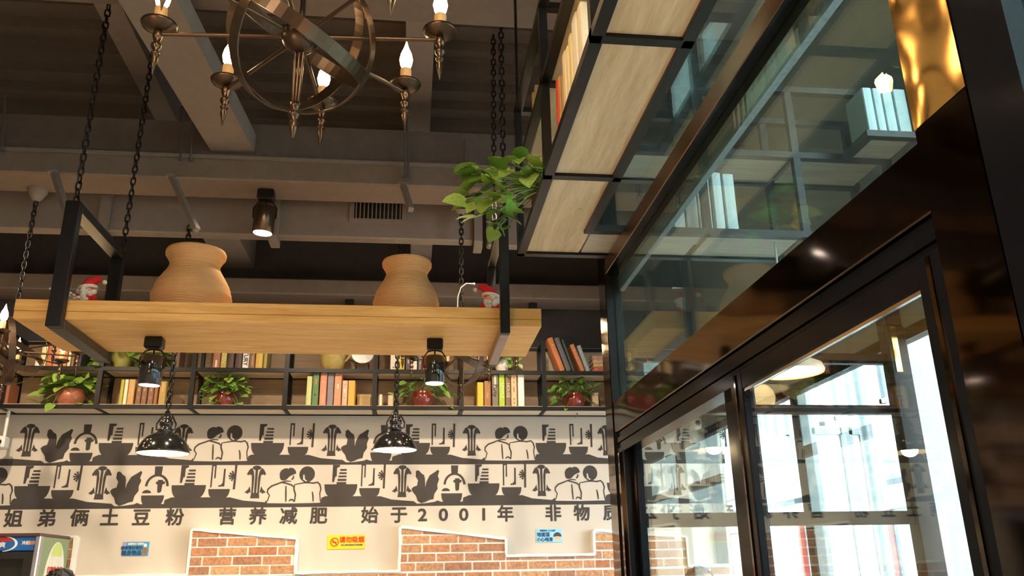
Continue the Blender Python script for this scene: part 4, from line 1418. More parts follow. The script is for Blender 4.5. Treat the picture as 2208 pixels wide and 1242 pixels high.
def pendant(label, rim, r, ztop, cordcol=BLK):
    rim = Vector(rim)
    o = thing('pendant_lamp', label, 'pendant lamp', rim, 'black dome pendant lamps')
    k = r / .155
    prof = [(.155, 0), (.158, .004), (.156, .012), (.149, .035), (.133, .068), (.108, .098), (.076, .120), (.044, .132), (.038, .136)]
    MB().lathe([(a * k, b * k) for a, b in prof], rim, 40, cap0=False, cap1=True).build('shade', BLKG, o)
    MB().lathe([(.153 * k, .002 * k), (.145 * k, .034 * k), (.129 * k, .066 * k), (.104 * k, .096 * k), (.072 * k, .116 * k), (.03 * k, .126 * k)], rim, 40, cap0=False).build('shade_lining', mat('cream_enamel', (0.80, 0.70, 0.50), .4), o)
    MB().lathe([(.038, .132), (.045, .140), (.045, .158), (.036, .162), (.036, .176), (.042, .180), (.042, .205), (.030, .212), (.034, .222), (.022, .240), (.010, .250)], rim, 20).build('socket_cap', BLKG, o)
    for s in (-1, 1):
        MB().tube([rim + Vector((s * .044, 0, .150)), rim + Vector((s * .058, 0, .155)), rim + Vector((s * .060, 0, .19)), rim + Vector((s * .03, 0, .245))], .006, 6).build('wing_screw', BLKG, o)
    MB().ball(rim + Vector((0, 0, .07 * k)), .042, (1, 1, 1.1), 14, 10).build('bulb', mat('pendant_bulb_glow', (1, 1, 1), .3, emit=((1.0, .78, .45), 6)), o)
    light('POINT', 'pendant_light', rim + Vector((0, 0, .02)), 18, (1, .74, .42), .05)
    chain(rim + Vector((0, 0, .25)), (rim.x, rim.y, ztop), o, .034)
    return o


a, b = at(300, 975, 5.6), at(403, 975, 5.6)
pendant('shiny black dome pendant lamp on a chain, left of two in front of the mural', ((a.x + b.x) / 2, 5.6, a.z - .01), .160, 3.985)
a, b = at(806, 968, 5.75), at(897, 968, 5.75)
pendant('shiny black dome pendant lamp on a chain, right of two in front of the mural', ((a.x + b.x) / 2, 5.75, a.z - .01), .148, 3.985)
# ------------------------------------------------------------------ hanging steel bookcase along the entrance screen (L-shaped)
BX0, BX1 = 0.502, 0.818
BZ, BM, BT = 3.150, 3.575, 3.95
bc = thing('hanging_bookcase', 'L-shaped black steel bookcase with pale wood boards hung high above the entrance screen', 'bookcase', (0.66, 2.5, BZ))
S = .040
YE = 3.84
XE = 2.36
YL = 3.49


def fb(a, b, nm='frame_bar'):
    return MB().box(a, b).build(nm, BLK, bc)


for z in (BZ, BM, BT):
    fb((BX0, 0.9, z), (BX0 + S, YE, z + .032))
    fb((BX1 - S, 0.9, z), (BX1, YL, z + .032))
    fb((BX1 - S, YL, z), (XE, YL + S, z + .032))
    fb((BX0 + S, YE - S, z), (XE, YE, z + .032))
    for y in (1.15, 2.055, 2.965):
        fb((BX0 + S, y - .018, z), (BX1 - S, y + .018, z + .030), 'cross_bar')
for y in (1.15, 2.055, 2.965, YE - .02):
    fb((BX0, y - .018, BZ), (BX0 + .034, y + .018, BT + .03), 'upright')
    if y < 3.5:
        fb((BX1 - .034, y - .018, BZ), (BX1, y + .018, BT + .03), 'upright')
    MB().tube([(BX0 + .017, y, BT), (BX0 + .017, y, 5.3)], .008, 6).build('hanger_rod', BLK, bc)
for x in (1.37, 1.86, 2.34):
    for y in (YL + .018, YE - .018):
        fb((x - .018, y - .017, BZ), (x + .018, y + .017, BT + .03), 'upright')
for z in (BZ, BM):
    for y0, y1 in ((0.95, 1.132), (1.168, 2.037), (2.073, 2.947), (2.983, YL)):
        MB().box((BX0 + .010, y0, z + .014), (BX1 - .010, y1, z + .034)).build('wood_board', ASH, bc)
    MB().box((BX0 + .010, YL, z + .014), (BX1 - .01, YE - .01, z + .034)).build('wood_board', ASH, bc)
    for x0, x1 in ((BX1, 1.352), (1.388, 1.842), (1.878, 2.322)):
        MB().box((x0, YL + .008, z + .014), (x1, YE - .008, z + .034)).build('wood_board', wood('grey_board', (0.42, 0.36, 0.29), (0.62, 0.56, 0.47), (1.0, 9, 9), .6), bc)
fb((2.10, 3.25, BM), (2.14, YL, BM + .032)); fb((2.14, 3.25, BM), (XE, 3.29, BM + .032))
MB().box((2.11, 3.26, BM + .014), (XE - .01, YL, BM + .034)).build('wood_board', MATS['grey_board'], bc)
bz = BZ + .035
mz = BM + .035


def sidebook(y, th, h, col, label, z, left=True, group='books on the hanging bookcase', d=.145, bands=()):
    o = book(-th / 2, th / 2, 0, h, d, 0, col, label, bands, group)
    if left:
        o.location = (BX0 + .045, y, z); o.rotation_euler = (0, 0, -PI / 2)
    else:
        o.location = (BX1 - .045, y, z); o.rotation_euler = (0, 0, PI / 2)
    return o


CREAM, PALE = (0.78, 0.66, 0.42), (0.82, 0.76, 0.62)
for y, th, h, col, lab in (
        (2.865, .034, .345, (0.55, 0.035, 0.02), 'bright red upright book, farthest of the near bay of the hanging bookcase'),
        (2.815, .030, .33, (0.50, 0.22, 0.05), 'orange-brown book beside the red one in the hanging bookcase'),
        (2.765, .030, .30, (0.34, 0.22, 0.08), 'olive-brown book between the orange-brown and cream ones in the hanging bookcase'),
        (2.70, .056, .36, CREAM, 'slim cream book right next to the olive-brown one in the hanging bookcase'),
        (2.635, .048, .34, (0.80, 0.70, 0.46), 'pale yellow book in the middle of the hanging bookcase row'),
        (2.575, .050, .35, (0.78, 0.62, 0.30), 'golden cream book next to the tall pale book in the hanging bookcase'),
        (2.49, .075, .37, PALE, 'tall thick pale cream book standing in the hanging bookcase'),
        (2.40, .07, .345, (0.80, 0.70, 0.50), 'wide cream book nearest the camera in its bay of the hanging bookcase')):
    sidebook(y, th, h, col, lab, bz)
for y, th, h, col, lab in ((3.20, .045, .30, (0.62, 0.33, 0.06), 'orange-tan book on the top tier of the hanging bookcase'),
                           (3.50, .038, .26, (0.38, 0.28, 0.08), 'olive book on the top tier at the far end of the hanging bookcase'),
                           (3.42, .036, .25, (0.30, 0.2, 0.1), 'brown book on the top tier beside the olive one of the hanging bookcase')):
    sidebook(y, th, h, col, lab, mz)
WHB = [(0.90, 0.90, 0.87), (0.85, 0.87, 0.86), (0.92, 0.91, 0.89)]
for i, y in enumerate((3.335, 3.277, 3.215, 3.155, 3.092, 3.025, 2.885, 2.835)):
    sidebook(y, .050, (.255, .25, .26, .27, .285, .29, .22, .21)[i], WHB[i % 3], 'white book on the glass side of the hanging bookcase, seen as a reflection', mz, False, 'white books facing the glass')
# plant at the far end
plant('lush bright pothos in a red pot spilling from the far end of the hanging bookcase', (BX0 + .10, 3.42, bz), .085, .14, .19, .16, 74, .112, 11, trail=30, bias=(-.20, -.02), name='hanging_pothos')
# books behind the glass on the short arm
LB = 'pale books on the far arm of the hanging bookcase'
for px0, px1, py, col, lab in ((1450, 1475, 400, (0.70, 0.68, 0.64), 'grey-white tall book, first on the far arm seen through the glass'),
                               (1478, 1503, 385, (0.74, 0.74, 0.72), 'white tall book, second on the far arm seen through the glass'),
                               (1505, 1533, 372, (0.62, 0.62, 0.56), 'pale grey-green book, third on the far arm seen through the glass'),
                               (1540, 1560, 372, (0.72, 0.80, 0.80), 'bluish white book left of the last one on the far arm'),
                               (1564, 1588, 375, (0.72, 0.80, 0.80), 'bluish white book ending the row on the far arm')):
    a, b = at(px0, 440, 3.56), at(px1, 440, 3.56)
    book(a.x, b.x, bz, at(px0, py, 3.56).z - bz, .16, 3.56, col, lab, (), LB)
for k, (px0, px1, lab) in enumerate(((1878, 1898, 'leftmost'), (1900, 1918, 'second from left'), (1920, 1942, 'third from left'), (1945, 1972, 'rightmost'))):
    a, b = at(px0, 300, 3.27), at(px1, 300, 3.27)  # white books with the blue of the daylight put into their colour
    book(a.x, b.x, mz, .24, .16, 3.27, (0.50, 0.62, 0.64), lab + ' daylight-tinted white book on the upper far arm beside the steel column', (), LB)
p = at(1729, 500, 3.62)
o = thing('figurine', 'small gilt figurine head on the far arm of the hanging bookcase', 'figurine', (p.x, 3.62, bz))
GILT = mat('gilt', (0.45, 0.28, 0.10), .35, .6)
MB().lathe([(.045, 0), (.048, .02), (.03, .035), (.022, .06), (.05, .085), (.045, .11), (.02, .125)], (p.x, 3.62, bz), 16).build('bust', GILT, o)
MB().ball((p.x, 3.61, bz + .165), .042, (1, 1, 1.2), 14, 10).build('head', GILT, o)
MB().ball((p.x, 3.625, bz + .185), .044, (1, 1, .9), 12, 8).build('hair', BACKW, o)
MB().lathe([(.008, -.004), (.001, .014)], (p.x, 3.565, bz + .16), 8, Matrix.Rotation(PI / 2, 3, 'X')).build('nose', GILT, o)

# ------------------------------------------------------------------ glazed entrance screen in the plane X = XG
TX = 1.03
en = struct(put('entrance_screen', None, None, (XG, 2.5, 0)))
MB().box((XG, 3.86, 0), (TX, 4.0, 5.3)).build('post', BLK, en)
MB().box((XG - .004, 3.862, 0), (XG, 3.998, 5.2)).build('post_cladding', BROWNM, en)
MB().bbox((XG, 1.31, 2.275), (TX, 3.86, 2.42), .003).build('header', BROWNM, en)
for k in range(4):
    MB().box((XG + .006 + .006 * (k % 2), 1.31, 2.175 + k * .025), (TX - .006, 3.86, 2.197 + k * .025)).build('track', DOORM, en)
MB().bbox((XG, 1.31, 3.071), (TX, 3.86, 3.150), .003).build('transom', TRANSM, en)
MB().box((XG + .002, 1.31, 3.069), (TX, 3.86, 3.071)).build('transom_soffit', DOORM, en)
MB().box((TX - .012, 1.31, 2.986), (TX + .012, 3.86, 3.069)).build('glazing_channel', mat('scratched_grey_channel', (0.26, 0.28, 0.30), .45, .5, .5, 60), en)
MB().box((.986, 1.31, 2.42), (.994, 3.86, 3.069)).build('glass_pane', GLASS, en)
MB().box((.986, 1.31, 3.150), (.994, 3.86, 4.9)).build('glass_pane', GLASS, en)
# ragged white sealant along the top of the header
sv = MB()
n = 40
pr = [Vector((XG + .028 + rnd.uniform(-.006, .006), 2.0 + (3.3 - 2.0) * i / n, 2.421)) for i in range(n + 1)]
sv.tube(pr, [rnd.uniform(.002, .007) for _ in pr], 5)
sv.build('sealant_bead', PLAST, en)
MB().box((XG, 1.16, 0), (TX + .1, 1.31, 5.3)).build('column', BLK, en)
cw = MB()
cw.box((XG - .004, 1.158, 0), (XG, 1.312, 2.44)); cw.build('column_cladding', BROWNM, en)
cw = MB()
cw.box((XG - .005, 1.157, 2.442), (XG - .0005, 1.313, 5.2)); cw.build('column_cladding', GOLDREFL, en)  # same steel as below, coloured for its gold reflections
MB().box((XG - .002, 1.04, 0), (TX, 1.156, 5.3)).build('side_post', DOORM, en)
MB().box((XG + .035, -1.2, 0.1), (XG + .043, 1.04, 3.0)).build('glass_pane', GLASS, en)
MB().box((XG + .035, -1.2, 3.12), (XG + .043, 1.04, 4.9)).build('glass_pane', GLASS, en)
MB().box((XG, -1.2, 3.0), (TX, 1.04, 3.12)).build('transom', DOORM, en)
MB().box((XG, -1.28, 0), (TX, -1.2, 5.3)).build('side_post', DOORM, en)
MB().box((XG + .01, 3.74, 0), (TX - .01, 3.86, 2.175)).build('jamb', DOORM, en)
MB().box((XG, 3.79, 0), (XG + .01, 3.82, 2.175)).build('jamb_bead', BROWNM, en)


def door(name, y0, y1, x, ztop, sw0, sw1):
    d = struct(put(name, None, None, (x, (y0 + y1) / 2, 0)))
    for a, b in ((y0, y0 + sw0), (y1 - sw1, y1)):
        m = MB().bbox((x, a, .03), (x + .035, b, ztop + .06), .004)
        m.build('stile', DOORM, d)
        MB().box((x - .004, (a + b) / 2 - .006, .03), (x, (a + b) / 2 + .006, ztop + .05)).build('stile_bead', BROWNM, d)
    MB().bbox((x, y0 + sw0, ztop), (x + .035, y1 - sw1, ztop + .06), .004).build('top_rail', DOORM, d)
    MB().bbox((x, y0 + sw0, .03), (x + .035, y1 - sw1, .15), .004).build('bottom_rail', DOORM, d)
    MB().box((x + .012, y0 + sw0, .15), (x + .020, y1 - sw1, ztop)).build('glass_pane', CLEAR, d)
    MB().box((x + .004, y0 + sw0, ztop - .008), (x + .012, y1 - sw1, ztop)).build('glazing_bead', CHROME, d)
    hy = y0 + sw0 * .5
    MB().tube([(x - .04, hy, .85), (x - .04, hy, 1.25)], .012, 10).tube([(x - .04, hy, .9), (x, hy, .9)], .008, 8).tube([(x - .04, hy, 1.2), (x, hy, 1.2)], .008, 8).build('handle', CHROME, d)
    return d


door('door_1', 2.385, 3.74, XG + .045, 2.20, .165, .06)
door('door_2', 1.312, 2.385, XG + .003, 2.150, .088, .09)

# ------------------------------------------------------------------ porch behind the screen: far glazing, facade, pillar
GY = 3.75
wn = struct(put('window_1', None, None, (1.6, GY, 0)))
r1, r2 = at(1770, 884, GY).z, at(1800, 1118, GY).z
xr = at(1915, 800, GY).x
for zc, h in ((r1, .042), (r2, .060), (0.06, .06), (2.62, .05)):
    MB().bbox((TX, GY - .02, zc - h / 2), (xr, GY + .02, zc + h / 2), .003).build('rail', DOORM, wn)
MB().bbox((xr, GY - .04, 0), (xr + .10, GY + .04, 3.14), .004).build('post', BLK, wn)
MB().box((xr + .02, GY - .044, 2.55), (xr + .05, GY - .04, 2.78)).build('post_reflection', GOLDREFL, wn)  # gold strip standing in for a reflection on the post
for z0, z1 in ((.09, r2 - .03), (r2 + .03, r1 - .021), (r1 + .021, 2.595)):
    MB().box((TX, GY - .003, z0), (xr, GY + .003, z1)).build('glass_pane', CLEAR, wn)
struct(MB().bbox((2.65, 4.12, -.05), (2.84, 4.32, 6.0), .01).build('trim_1', mat('pale_grey_pillar', (0.36, 0.38, 0.39), .5)))
k = 2
for ya, yb in ((-3.9, -1.3), (-1.2, 1.15), (1.25, 3.42), (3.42, 6.68)):
    w_ = struct(put('window_%d' % k, None, None, (XF, (ya + yb) / 2, 0)))
    k += 1
    nm = max(2, int((yb - ya) / 1.1))
    for i in range(nm + 1):
        y = ya + (yb - ya) * i / nm
        MB().box((XF + .02, y - .03, 0), (XF + .10, y + .03, 2.78)).build('mullion', DOORM, w_)
    for z in ((0.05, 2.35, 2.75) if ya < 3.4 else (0.05, 2.75)):
        MB().box((XF + .03, ya, z - .03), (XF + .09, yb, z + .03)).build('rail', DOORM, w_)
    for i in range(nm):
        a, b = ya + (yb - ya) * i / nm + .03, ya + (yb - ya) * (i + 1) / nm - .03
        MB().box((XF + .055, a, .08), (XF + .061, b, 2.72)).build('glass_pane', CLEAR, w_)

w_ = struct(put('window_%d' % k, None, None, (XF, .85, 3.3)))  # unseen upper windows that let daylight onto the hanging bookcase
for i in range(5):
    y = -1.5 + 4.7 * i / 4
    MB().box((XF + .03, y - .03, 3.3), (XF + .10, y + .03, 4.7)).build('mullion', DOORM, w_)
    if i < 4:
        MB().box((XF + .06, y + .03, 3.3), (XF + .066, y + 4.7 / 4 - .03, 4.7)).build('glass_pane', CLEAR, w_)

# porch pendant lamp, seen through the near door
p = at(1706, 800, 3.56)
r = .145
o = thing('drum_lamp', 'pale cream saucer lamp hanging in the porch behind the near door glass', 'pendant lamp', p)
MB().lathe([(r, -.01), (r * 1.02, .0), (r * .95, .025), (r * .55, .055), (r * .22, .075), (r * .2, .11), (.012, .12)], p, 30, cap0=False).build('shade', mat('cream_porch_shade', (0.75, 0.55, 0.36), .4), o)
MB().lathe([(r * .97, -.005), (r * .6, .02), (.001, .03)], p, 30, cap0=False).build('diffuser', mat('porch_lamp_glow', (1, .8, .6), .4, emit=((1.0, .75, .5), 1.6)), o)
MB().tube([p + Vector((0, 0, .11)), (p.x, p.y, BZ)], .005, 6).build('cord', WHITE, o)
light('POINT', 'porch_lamp_light', p - Vector((0, 0, .05)), 4, WARM, .08)

# ------------------------------------------------------------------ the street outside
struct(MB().box((2.55, -30, -.15), (60, 60, -.05)).build('pavement', mat('street_paving', (0.42, 0.42, 0.42), .9)))
PALEB = mat('pale_render', (0.74, 0.76, 0.78), .9, var=.06)
WINB = mat('street_window', (0.20, 0.25, 0.29), .15, var=.3)
FRB = mat('street_frame', (0.30, 0.33, 0.36), .6)
REDS = mat('shopfront_red', (0.42, 0.05, 0.05), .5)


def building(label, x0, x1, y0, y1, h, col, nwin, nfl, shop=None, seed=1):
    R_ = random.Random(seed)
    o = thing('street_building', label, 'building', ((x0 + x1) / 2, (y0 + y1) / 2, -.05))
    MB().box((x0, y0, -.05), (x1, y1, h)).build('walls', col, o)
    MB().box((x0 - .15, y0 - .15, h), (x1 + .15, y1 + .15, h + .25)).build('cornice', FRB, o)
    fh = (h - 3.4) / nfl
    for f in range(nfl):
        MB().box((x0 - .06, y0 - .06, 3.3 + f * fh), (x0, y1, 3.42 + f * fh)).build('string_course', FRB, o)
        for i in range(nwin):
            c = y0 + (y1 - y0) * (i + .5) / nwin
            ww = (y1 - y0) / nwin * .34
            z0, z1 = 3.4 + f * fh + .7, 3.4 + (f + 1) * fh - .35
            fr = MB()
            for a, b in (((c - ww, z0), (c + ww, z0 + .07)), ((c - ww, z1 - .07), (c + ww, z1)), ((c - ww, z0), (c - ww + .07, z1)), ((c + ww - .07, z0), (c + ww, z1)), ((c - .03, z0), (c + .03, z1))):
                fr.box((x0 - .08, a[0], a[1]), (x0 + .02, b[0], b[1]))
            fo = fr.build('window', FRB, o)
            MB().box((x0 - .03, c - ww + .07, z0 + .07), (x0 + .02, c + ww - .07, z1 - .07)).build('pane', WINB, fo)
    if shop:
        n = max(2, nwin)
        for i in range(n):
            a, b = y0 + (y1 - y0) * i / n, y0 + (y1 - y0) * (i + 1) / n
            MB().box((x0 - .10, a + .12, .15), (x0 + .02, b - .12, 2.5)).build('shop_window', WINB, o)
            MB().box((x0 - .18, a - .08, -.05), (x0 + .02, a + .10, 2.9)).build('shop_pier', shop, o)
            MB().box((x0 - .10, a + .12, .0), (x0 + .02, b - .12, .5)).build('shop_plinth', shop, o)
        MB().box((x0 - .22, y0, 2.5), (x0, y1, 3.2)).build('sign_board', FRB if shop != REDS else PALEB, o)
    return o


building('pale rendered building with red shopfronts straight across the street', 7.4, 15, 11.0, 17.0, 9.0, PALEB, 4, 2, REDS, 2)
building('paler grey building farther along the street', 7.9, 16, 17.3, 26.0, 10.5, mat('grey_render', (0.62, 0.66, 0.70), .9, var=.06), 5, 3, FRB, 3)
building('white building nearest along the street, seen past the grey pillar', 7.0, 15, 4.0, 10.6, 8.0, mat('white_render', (0.80, 0.80, 0.80), .9, var=.05), 4, 2, REDS, 4)


def post_(px, py, Y, h, r, label, m):
    p = at(px, py, Y)
    o = thing('street_pole', label, 'pole', (p.x, Y, -.05), 'grey poles on the pavement')
    MB().tube([(p.x, Y, -.05), (p.x, Y, h)], r, 10).build('shaft', m, o)
    MB().tube([(p.x, Y, -.05), (p.x, Y, .3)], r * 1.6, 10).build('sleeve', m, o)
    return o


GP = mat('pole_grey', (0.24, 0.27, 0.30), .5, .4)
post_(1878, 1000, 6.4, 3.6, .05, 'thick grey pole on the pavement behind the porch glass', GP)
post_(1742, 1000, 10.0, 4.2, .035, 'thin grey pole farther off, left of the thick pole', GP)
# upright banner frames on the pavement
for px0, px1, Y, lab in ((1752, 1820, 7.2, 'white upright banner board in a grey frame, left of the two on the pavement'), (1832, 1862, 6.8, 'narrow white banner board in a grey frame, right of the two on the pavement')):
    a, b = at(px0, 960, Y), at(px1, 960, Y)
    zt, zb_ = at(px0, 930, Y).z, .25
    o = thing('banner_board', lab, 'banner', ((a.x + b.x) / 2, Y, -.05))
    MB().box((a.x, Y, zb_), (b.x, Y + .02, zt)).build('panel', WHITE, o)
    for x in (a.x, b.x):
        MB().box((x - .03, Y - .02, -.05), (x + .03, Y + .04, zt + .04)).build('frame_post', GP, o)
    for z in (zb_, zt):
        MB().box((a.x, Y - .02, z - .03), (b.x, Y + .04, z + .03)).build('frame_rail', GP, o)
# awning struts reaching out over the pavement
aw = thing('street_awning', 'pale flat awning on slanted dark struts over the pavement outside', 'awning', (3.6, 8.2, 2.6))
AWP = mat('awning_cloth', (0.62, 0.68, 0.72), .8)
MB().prism([(2.75, 2.95), (5.0, 2.55), (5.0, 2.50), (2.75, 2.90)], 7.4, 9.6).build('cloth', AWP, aw)
for y in (7.5, 8.5, 9.5):
    MB().bar((2.70, y, 2.1), (4.9, y, 2.49), .05).build('strut', GP, aw)
MB().bar((4.95, 7.4, 2.5), (4.95, 9.6, 2.5), .06).build('front_rail', GP, aw)
for y in (7.45, 9.55):
    MB().bar((2.70, y, -.05), (2.70, y, 2.92), .07).build('support', GP, aw)
# ------------------------------------------------------------------ drinks fridge at the lower left
FB = 6.62
FX1 = at(152, 1160, FB).x
FF = FX1 / at(87, 1165, 1.0).x
FZ = 1.65 + at(60, 1157, FF).z - 1.65
fr = thing('drinks_fridge', 'upright drinks fridge with a blue header and green side panel at the lower left edge', 'fridge', ((FX1 - .75 + FX1) / 2, (FF + FB) / 2, 0))
FX0 = FX1 - .78
zc = lambda py: at(40, py, FF).z
SIL = mat('silver_trim', (0.55, 0.55, 0.56), .3, .8)
GRN = mat('sage_green_panel', (0.24, 0.33, 0.20), .45, var=.04)
BLUH = mat('blue_header', (0.02, 0.13, 0.42), .3, var=.15)
MB().box((FX0, FF + .06, .1), (FX1 - .004, FB, FZ)).build('cabinet', mat('fridge_grey', (0.10, 0.10, 0.10), .5), fr)
MB().box((FX1 - .004, FF + .05, .1), (FX1 + .002, FB - .01, FZ)).build('side_panel', GRN, fr)
MB().bbox((FX1 - .03, FF - .01, .1), (FX1 + .004, FF + .05, FZ + .005), .006).build('corner_trim', SIL, fr)
MB().bbox((FX0, FF - .012, FZ), (FX1, FB, FZ + .022), .004).build('top_cap', mat('fridge_cap', (0.10, 0.05, 0.045), .4), fr)
hd = MB().bbox((FX0, FF, zc(1188)), (FX1 - .03, FF + .06, FZ), .005).build('header_panel', BLUH, fr)
dr = put('glass_door', None, fr, (0, 0, 0))
zt = zc(1190)
for a, b in (((FX0, .12), (FX0 + .05, zt)), ((FX1 - .085, .12), (FX1 - .03, zt)), ((FX0 + .05, zt - .045), (FX1 - .085, zt)), ((FX0 + .05, .12), (FX1 - .085, .2))):
    MB().box((a[0], FF - .005, a[1]), (b[0], FF + .055, b[1])).build('door_frame', BLKG, dr)
MB().box((FX0 + .05, FF + .03, .2), (FX1 - .085, FF + .036, zt - .045)).build('door_glass', mat('fridge_glass', (0.02, 0.018, 0.012), .08), dr)
MB().tube([(FX0 + .07, FF - .03, .8), (FX0 + .07, FF - .03, 1.4)], .012, 8).build('handle', SIL, dr)
for x in (FX0 + .06, FX1 - .06):
    for y in (FF + .1, FB - .06):
        MB().lathe([(.025, 0), (.02, .1)], (x, y, 0), 10).build('foot', BLK, fr)
# header emblem: white swoosh around a red top, small print at right
hz = (zc(1188) + FZ) / 2
cx = at(2, 1175, FF).x
m = MB()
for k in range(20):
    a0, a1 = math.radians(-80 + 8 * k), math.radians(-72 + 8 * k)
    w0 = .004 + .004 * math.sin(math.pi * k / 20)
    P = lambda a, r: (cx + math.cos(a) * (.095 + r), hz + math.sin(a) * (.048 + r * .5))
    m.prism([P(a0, w0), P(a1, w0), P(a1, -w0), P(a0, -w0)], FF - .002, FF)
m.build('header_swoosh', WHP, fr)
MB().prism([(cx + math.cos(a) * .07, hz + .012 + math.sin(a) * .030) for a in [math.radians(8 + 164 * i / 12) for i in range(13)]], FF - .0016, FF).build('header_cap_mark', REDP, fr)
text('print', '冰爽', .040, WHP, fr, (cx - .01, FF - .002, hz - .008), bold=.001)
text('print', '冷藏', .026, WHP, fr, (at(56, 1172, FF).x, FF - .002, hz + .004), bold=.001)
text('print', '展示', .026, mat('orange_print', (0.75, 0.35, 0.18), .6), fr, (at(68, 1172, FF).x, FF - .002, hz + .004), bold=.001)
# white oval notice on the green side
sy = lambda px: FX1 / (at(px, 1200, 1.0).x)
y0, y1 = sy(99), sy(141)
oc, orr = (y0 + y1) / 2, (y1 - y0) / 2
oz = FZ - .29
MB().prism([(oc + orr * math.cos(a), oz + .265 * math.sin(a)) for a in [2 * PI * i / 36 for i in range(36)]], FX1, FX1 + .0035, 'yz').build('oval_notice', mat('oval_white', (0.82, 0.86, 0.80), .5), fr)
MB().prism([(oc + orr * .55 * math.cos(a), oz + .17 + .09 * math.sin(a)) for a in [PI * i / 14 for i in range(15)]], FX1 + .001, FX1 + .0042, 'yz').build('oval_top_tint', mat('lime_tint', (0.60, 0.75, 0.25), .5), fr)
RX = (PI / 2, 0, PI / 2)
text('print', '自取饮品区', .052, REDP, fr, (FX1 + .005, oc, oz + .075), RX, bold=.001)
text('print', '温馨提示', .030, NAVY, fr, (FX1 + .005, oc, oz + .018), RX, bold=.0006)
text('print', '一 请先付款再取用', .026, NAVY, fr, (FX1 + .005, oc, oz - .035), RX, bold=.0004)
text('print', '二 请随手关门', .026, NAVY, fr, (FX1 + .005, oc, oz - .075), RX, bold=.0004)


# ------------------------------------------------------------------ two guests whose hair just reaches into the frame
def skin_mesh(name, verts, edges, radii, material, sub=2):
    me = bpy.data.meshes.new(name)
    me.from_pydata(verts, edges, [])
    ob = bpy.data.objects.new(name, me)
    C.objects.link(ob)
    ob.modifiers.new('s', 'SKIN')
    for i, r in enumerate(radii):
        sv_ = me.skin_vertices[0].data[i]
        sv_.radius = r if isinstance(r, tuple) else (r, r)
        sv_.use_root = i == 0
    ob.modifiers.new('d', 'SUBSURF').levels = sub
    ob.modifiers['d'].render_levels = sub
    dg = bpy.context.evaluated_depsgraph_get()
    dg.update()
    out = bpy.data.meshes.new_from_object(ob.evaluated_get(dg))
    bpy.data.objects.remove(ob)
    out.name = name
    out.materials.clear()
    out.materials.append(material)
    for p in out.polygons:
        p.use_smooth = True
    return out


SKINM = mat('skin', (0.50, 0.30, 0.20), .5, var=.06)
HAIRM = mat('black_hair', (0.012, 0.010, 0.010), .5, var=.4, scale=60, bump=.6)


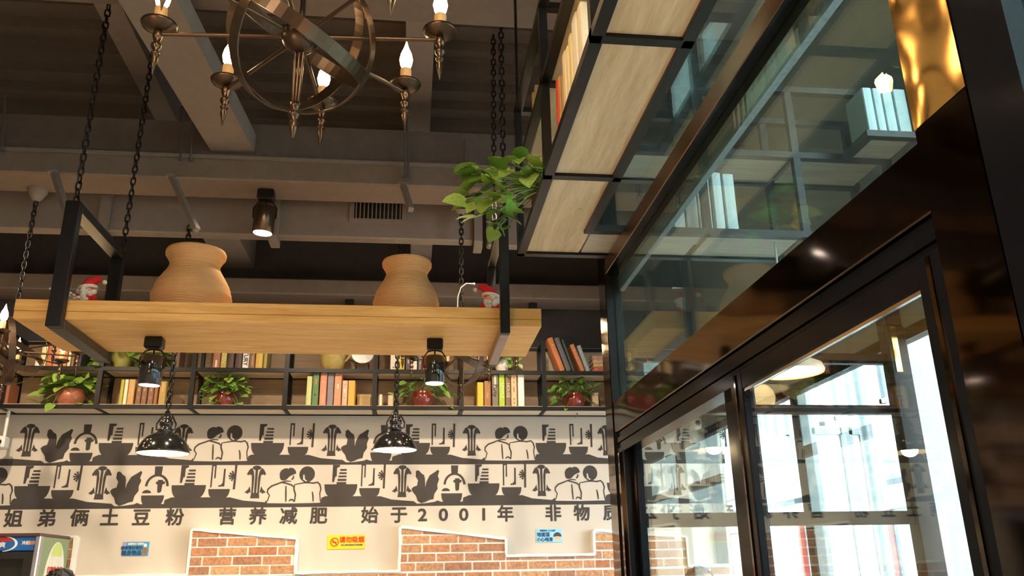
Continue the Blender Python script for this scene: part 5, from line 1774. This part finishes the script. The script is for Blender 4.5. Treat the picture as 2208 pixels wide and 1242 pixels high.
def person(x, y, top, facing, label, shirt, trousers):
    k = top / 1.70
    o = thing('person', label, 'person', (x, y, 0), None, (0, 0, facing))
    V = [(0, 0, .94), (0, 0, 1.10), (0, .01, 1.28), (0, .01, 1.40), (0, 0, 1.46), (0, -.01, 1.52)]
    Rr = [(.15, .11), (.135, .10), (.16, .11), (.13, .09), .055, .05]
    E_ = [(0, 1), (1, 2), (2, 3), (3, 4), (4, 5)]
    for s in (-1, 1):
        n = len(V)
        V += [(s * .17, .01, 1.39), (s * .22, .03, 1.14), (s * .23, -.04, .92), (s * .23, -.06, .83)]
        Rr += [.055, .043, .032, .036]
        E_ += [(3, n), (n, n + 1), (n + 1, n + 2), (n + 2, n + 3)]
        hnd = n + 3
        for f, (dx, dy, L) in enumerate(((-.028, -.02, .055), (-.010, -.028, .07), (.008, -.026, .078), (.026, -.018, .072), (.040, -.004, .058))):
            m_ = len(V)
            V += [(s * .23 + s * dx * .55, -.06 + dy * .7, .83 - .05), (s * .23 + s * dx * .6, -.06 + dy - .012, .83 - .05 - L)]
            Rr += [.010, .008]
            E_ += [(hnd, m_), (m_, m_ + 1)]
        n = len(V)
        V += [(s * .095, 0, .86), (s * .10, -.01, .48), (s * .10, .02, .09), (s * .105, -.10, .04)]
        Rr += [.088, .058, .040, (.042, .032)]
        E_ += [(0, n), (n, n + 1), (n + 1, n + 2), (n + 2, n + 3)]
    me = skin_mesh('body', [tuple(c * k for c in v) for v in V], E_, [tuple(c * k for c in r) if isinstance(r, tuple) else r * k for r in Rr], SKINM)
    put('body', me, o)
    # clothes follow the same skeleton, slightly larger
    cv = [(0, 0, .90), (0, 0, 1.10), (0, .01, 1.28), (0, .01, 1.40)]
    ce = [(0, 1), (1, 2), (2, 3)]
    cr = [(.165, .125), (.15, .115), (.175, .125), (.14, .10)]
    for s in (-1, 1):
        n = len(cv)
        cv += [(s * .17, .01, 1.39), (s * .22, .03, 1.15)]
        cr += [.068, .058]
        ce += [(3, n), (n, n + 1)]
    put('shirt', skin_mesh('shirt', [tuple(c * k for c in v) for v in cv], ce, [tuple(c * k for c in r) if isinstance(r, tuple) else r * k for r in cr], shirt), o)
    tv, te, tr = [(0, 0, .93)], [], [(.16, .12)]
    for s in (-1, 1):
        n = len(tv)
        tv += [(s * .095, 0, .85), (s * .10, -.01, .48), (s * .10, .02, .10)]
        tr += [.10, .074, .058]
        te += [(0, n), (n, n + 1), (n + 1, n + 2)]
    put('trousers', skin_mesh('trousers', [tuple(c * k for c in v) for v in tv], te, [tuple(c * k for c in r) if isinstance(r, tuple) else r * k for r in tr], trousers), o)
    hz_ = top - .115
    hdm = MB().ball((0, -.01, hz_), .10, (.76, .92, 1.12), 18, 14)
    hdm.lathe([(.016, 0), (.010, .018), (.003, .026)], (0, -.098, hz_ - .012), 8, Matrix.Rotation(PI / 2, 3, 'X'))
    for s in (-1, 1):
        hdm.ball((s * .076, .005, hz_ - .005), .022, (.4, .8, 1.3), 8, 6)
    put('head', hdm.mesh('head', SKINM), o)
    for s in (-1, 1):
        put('eye', MB().ball((s * .030, -.092, hz_ + .004), .012, (1.2, .6, .8), 10, 6).mesh('eye', WHITE), o)
        put('pupil', MB().ball((s * .030, -.0985, hz_ + .004), .006, (1, .5, 1), 8, 6).mesh('pupil', HAIRM), o)
    put('mouth', MB().ball((0, -.090, hz_ - .052), .022, (1, .35, .25), 10, 6).mesh('mouth', mat('lips', (0.42, .13, .11), .5)), o)
    hm = MB()
    R_ = random.Random(5)
    hm.ball((0, .012, hz_ + .022), .106, (.80, .92, 1.0), 18, 12)
    for i in range(60):
        a = R_.uniform(0, 2 * PI); e = R_.uniform(.1, 1.5)
        q = Vector((math.cos(a) * math.cos(e) * .082, .012 + math.sin(a) * math.cos(e) * .094, hz_ + .022 + math.sin(e) * .100))
        hm.ball(q, .016, (1, 1, .8), 6, 4)
    # keep the face clear
    hm2 = MB()
    hm2.v, hm2.f, hm2.sm = hm.v, [], []
    for f, sm in zip(hm.f, hm.sm):
        c = sum((hm.v[i] for i in f), Vector()) / len(f)
        if c.y < -.055 and c.z < hz_ + .065:
            continue
        hm2.f.append(f); hm2.sm.append(sm)
    put('hair', hm2.mesh('hair', HAIRM), o)
    return o


p = at(137, 1228, 4.35)
person(p.x, 4.35, p.z - .012, 2.6, 'standing dark-haired person in a grey shirt whose hair top shows at the lower left', mat('grey_shirt', (0.20, 0.20, 0.22), .9), mat('dark_trousers', (0.03, 0.035, 0.05), .9))
p = at(1509, 1230, 5.2)
person(p.x, 5.2, p.z + .01, .4, 'standing person in a tan shirt whose hair top shows behind the glass door', mat('tan_shirt', (0.40, 0.30, 0.22), .9), mat('dark_trousers', (0.03, 0.035, 0.05), .9))
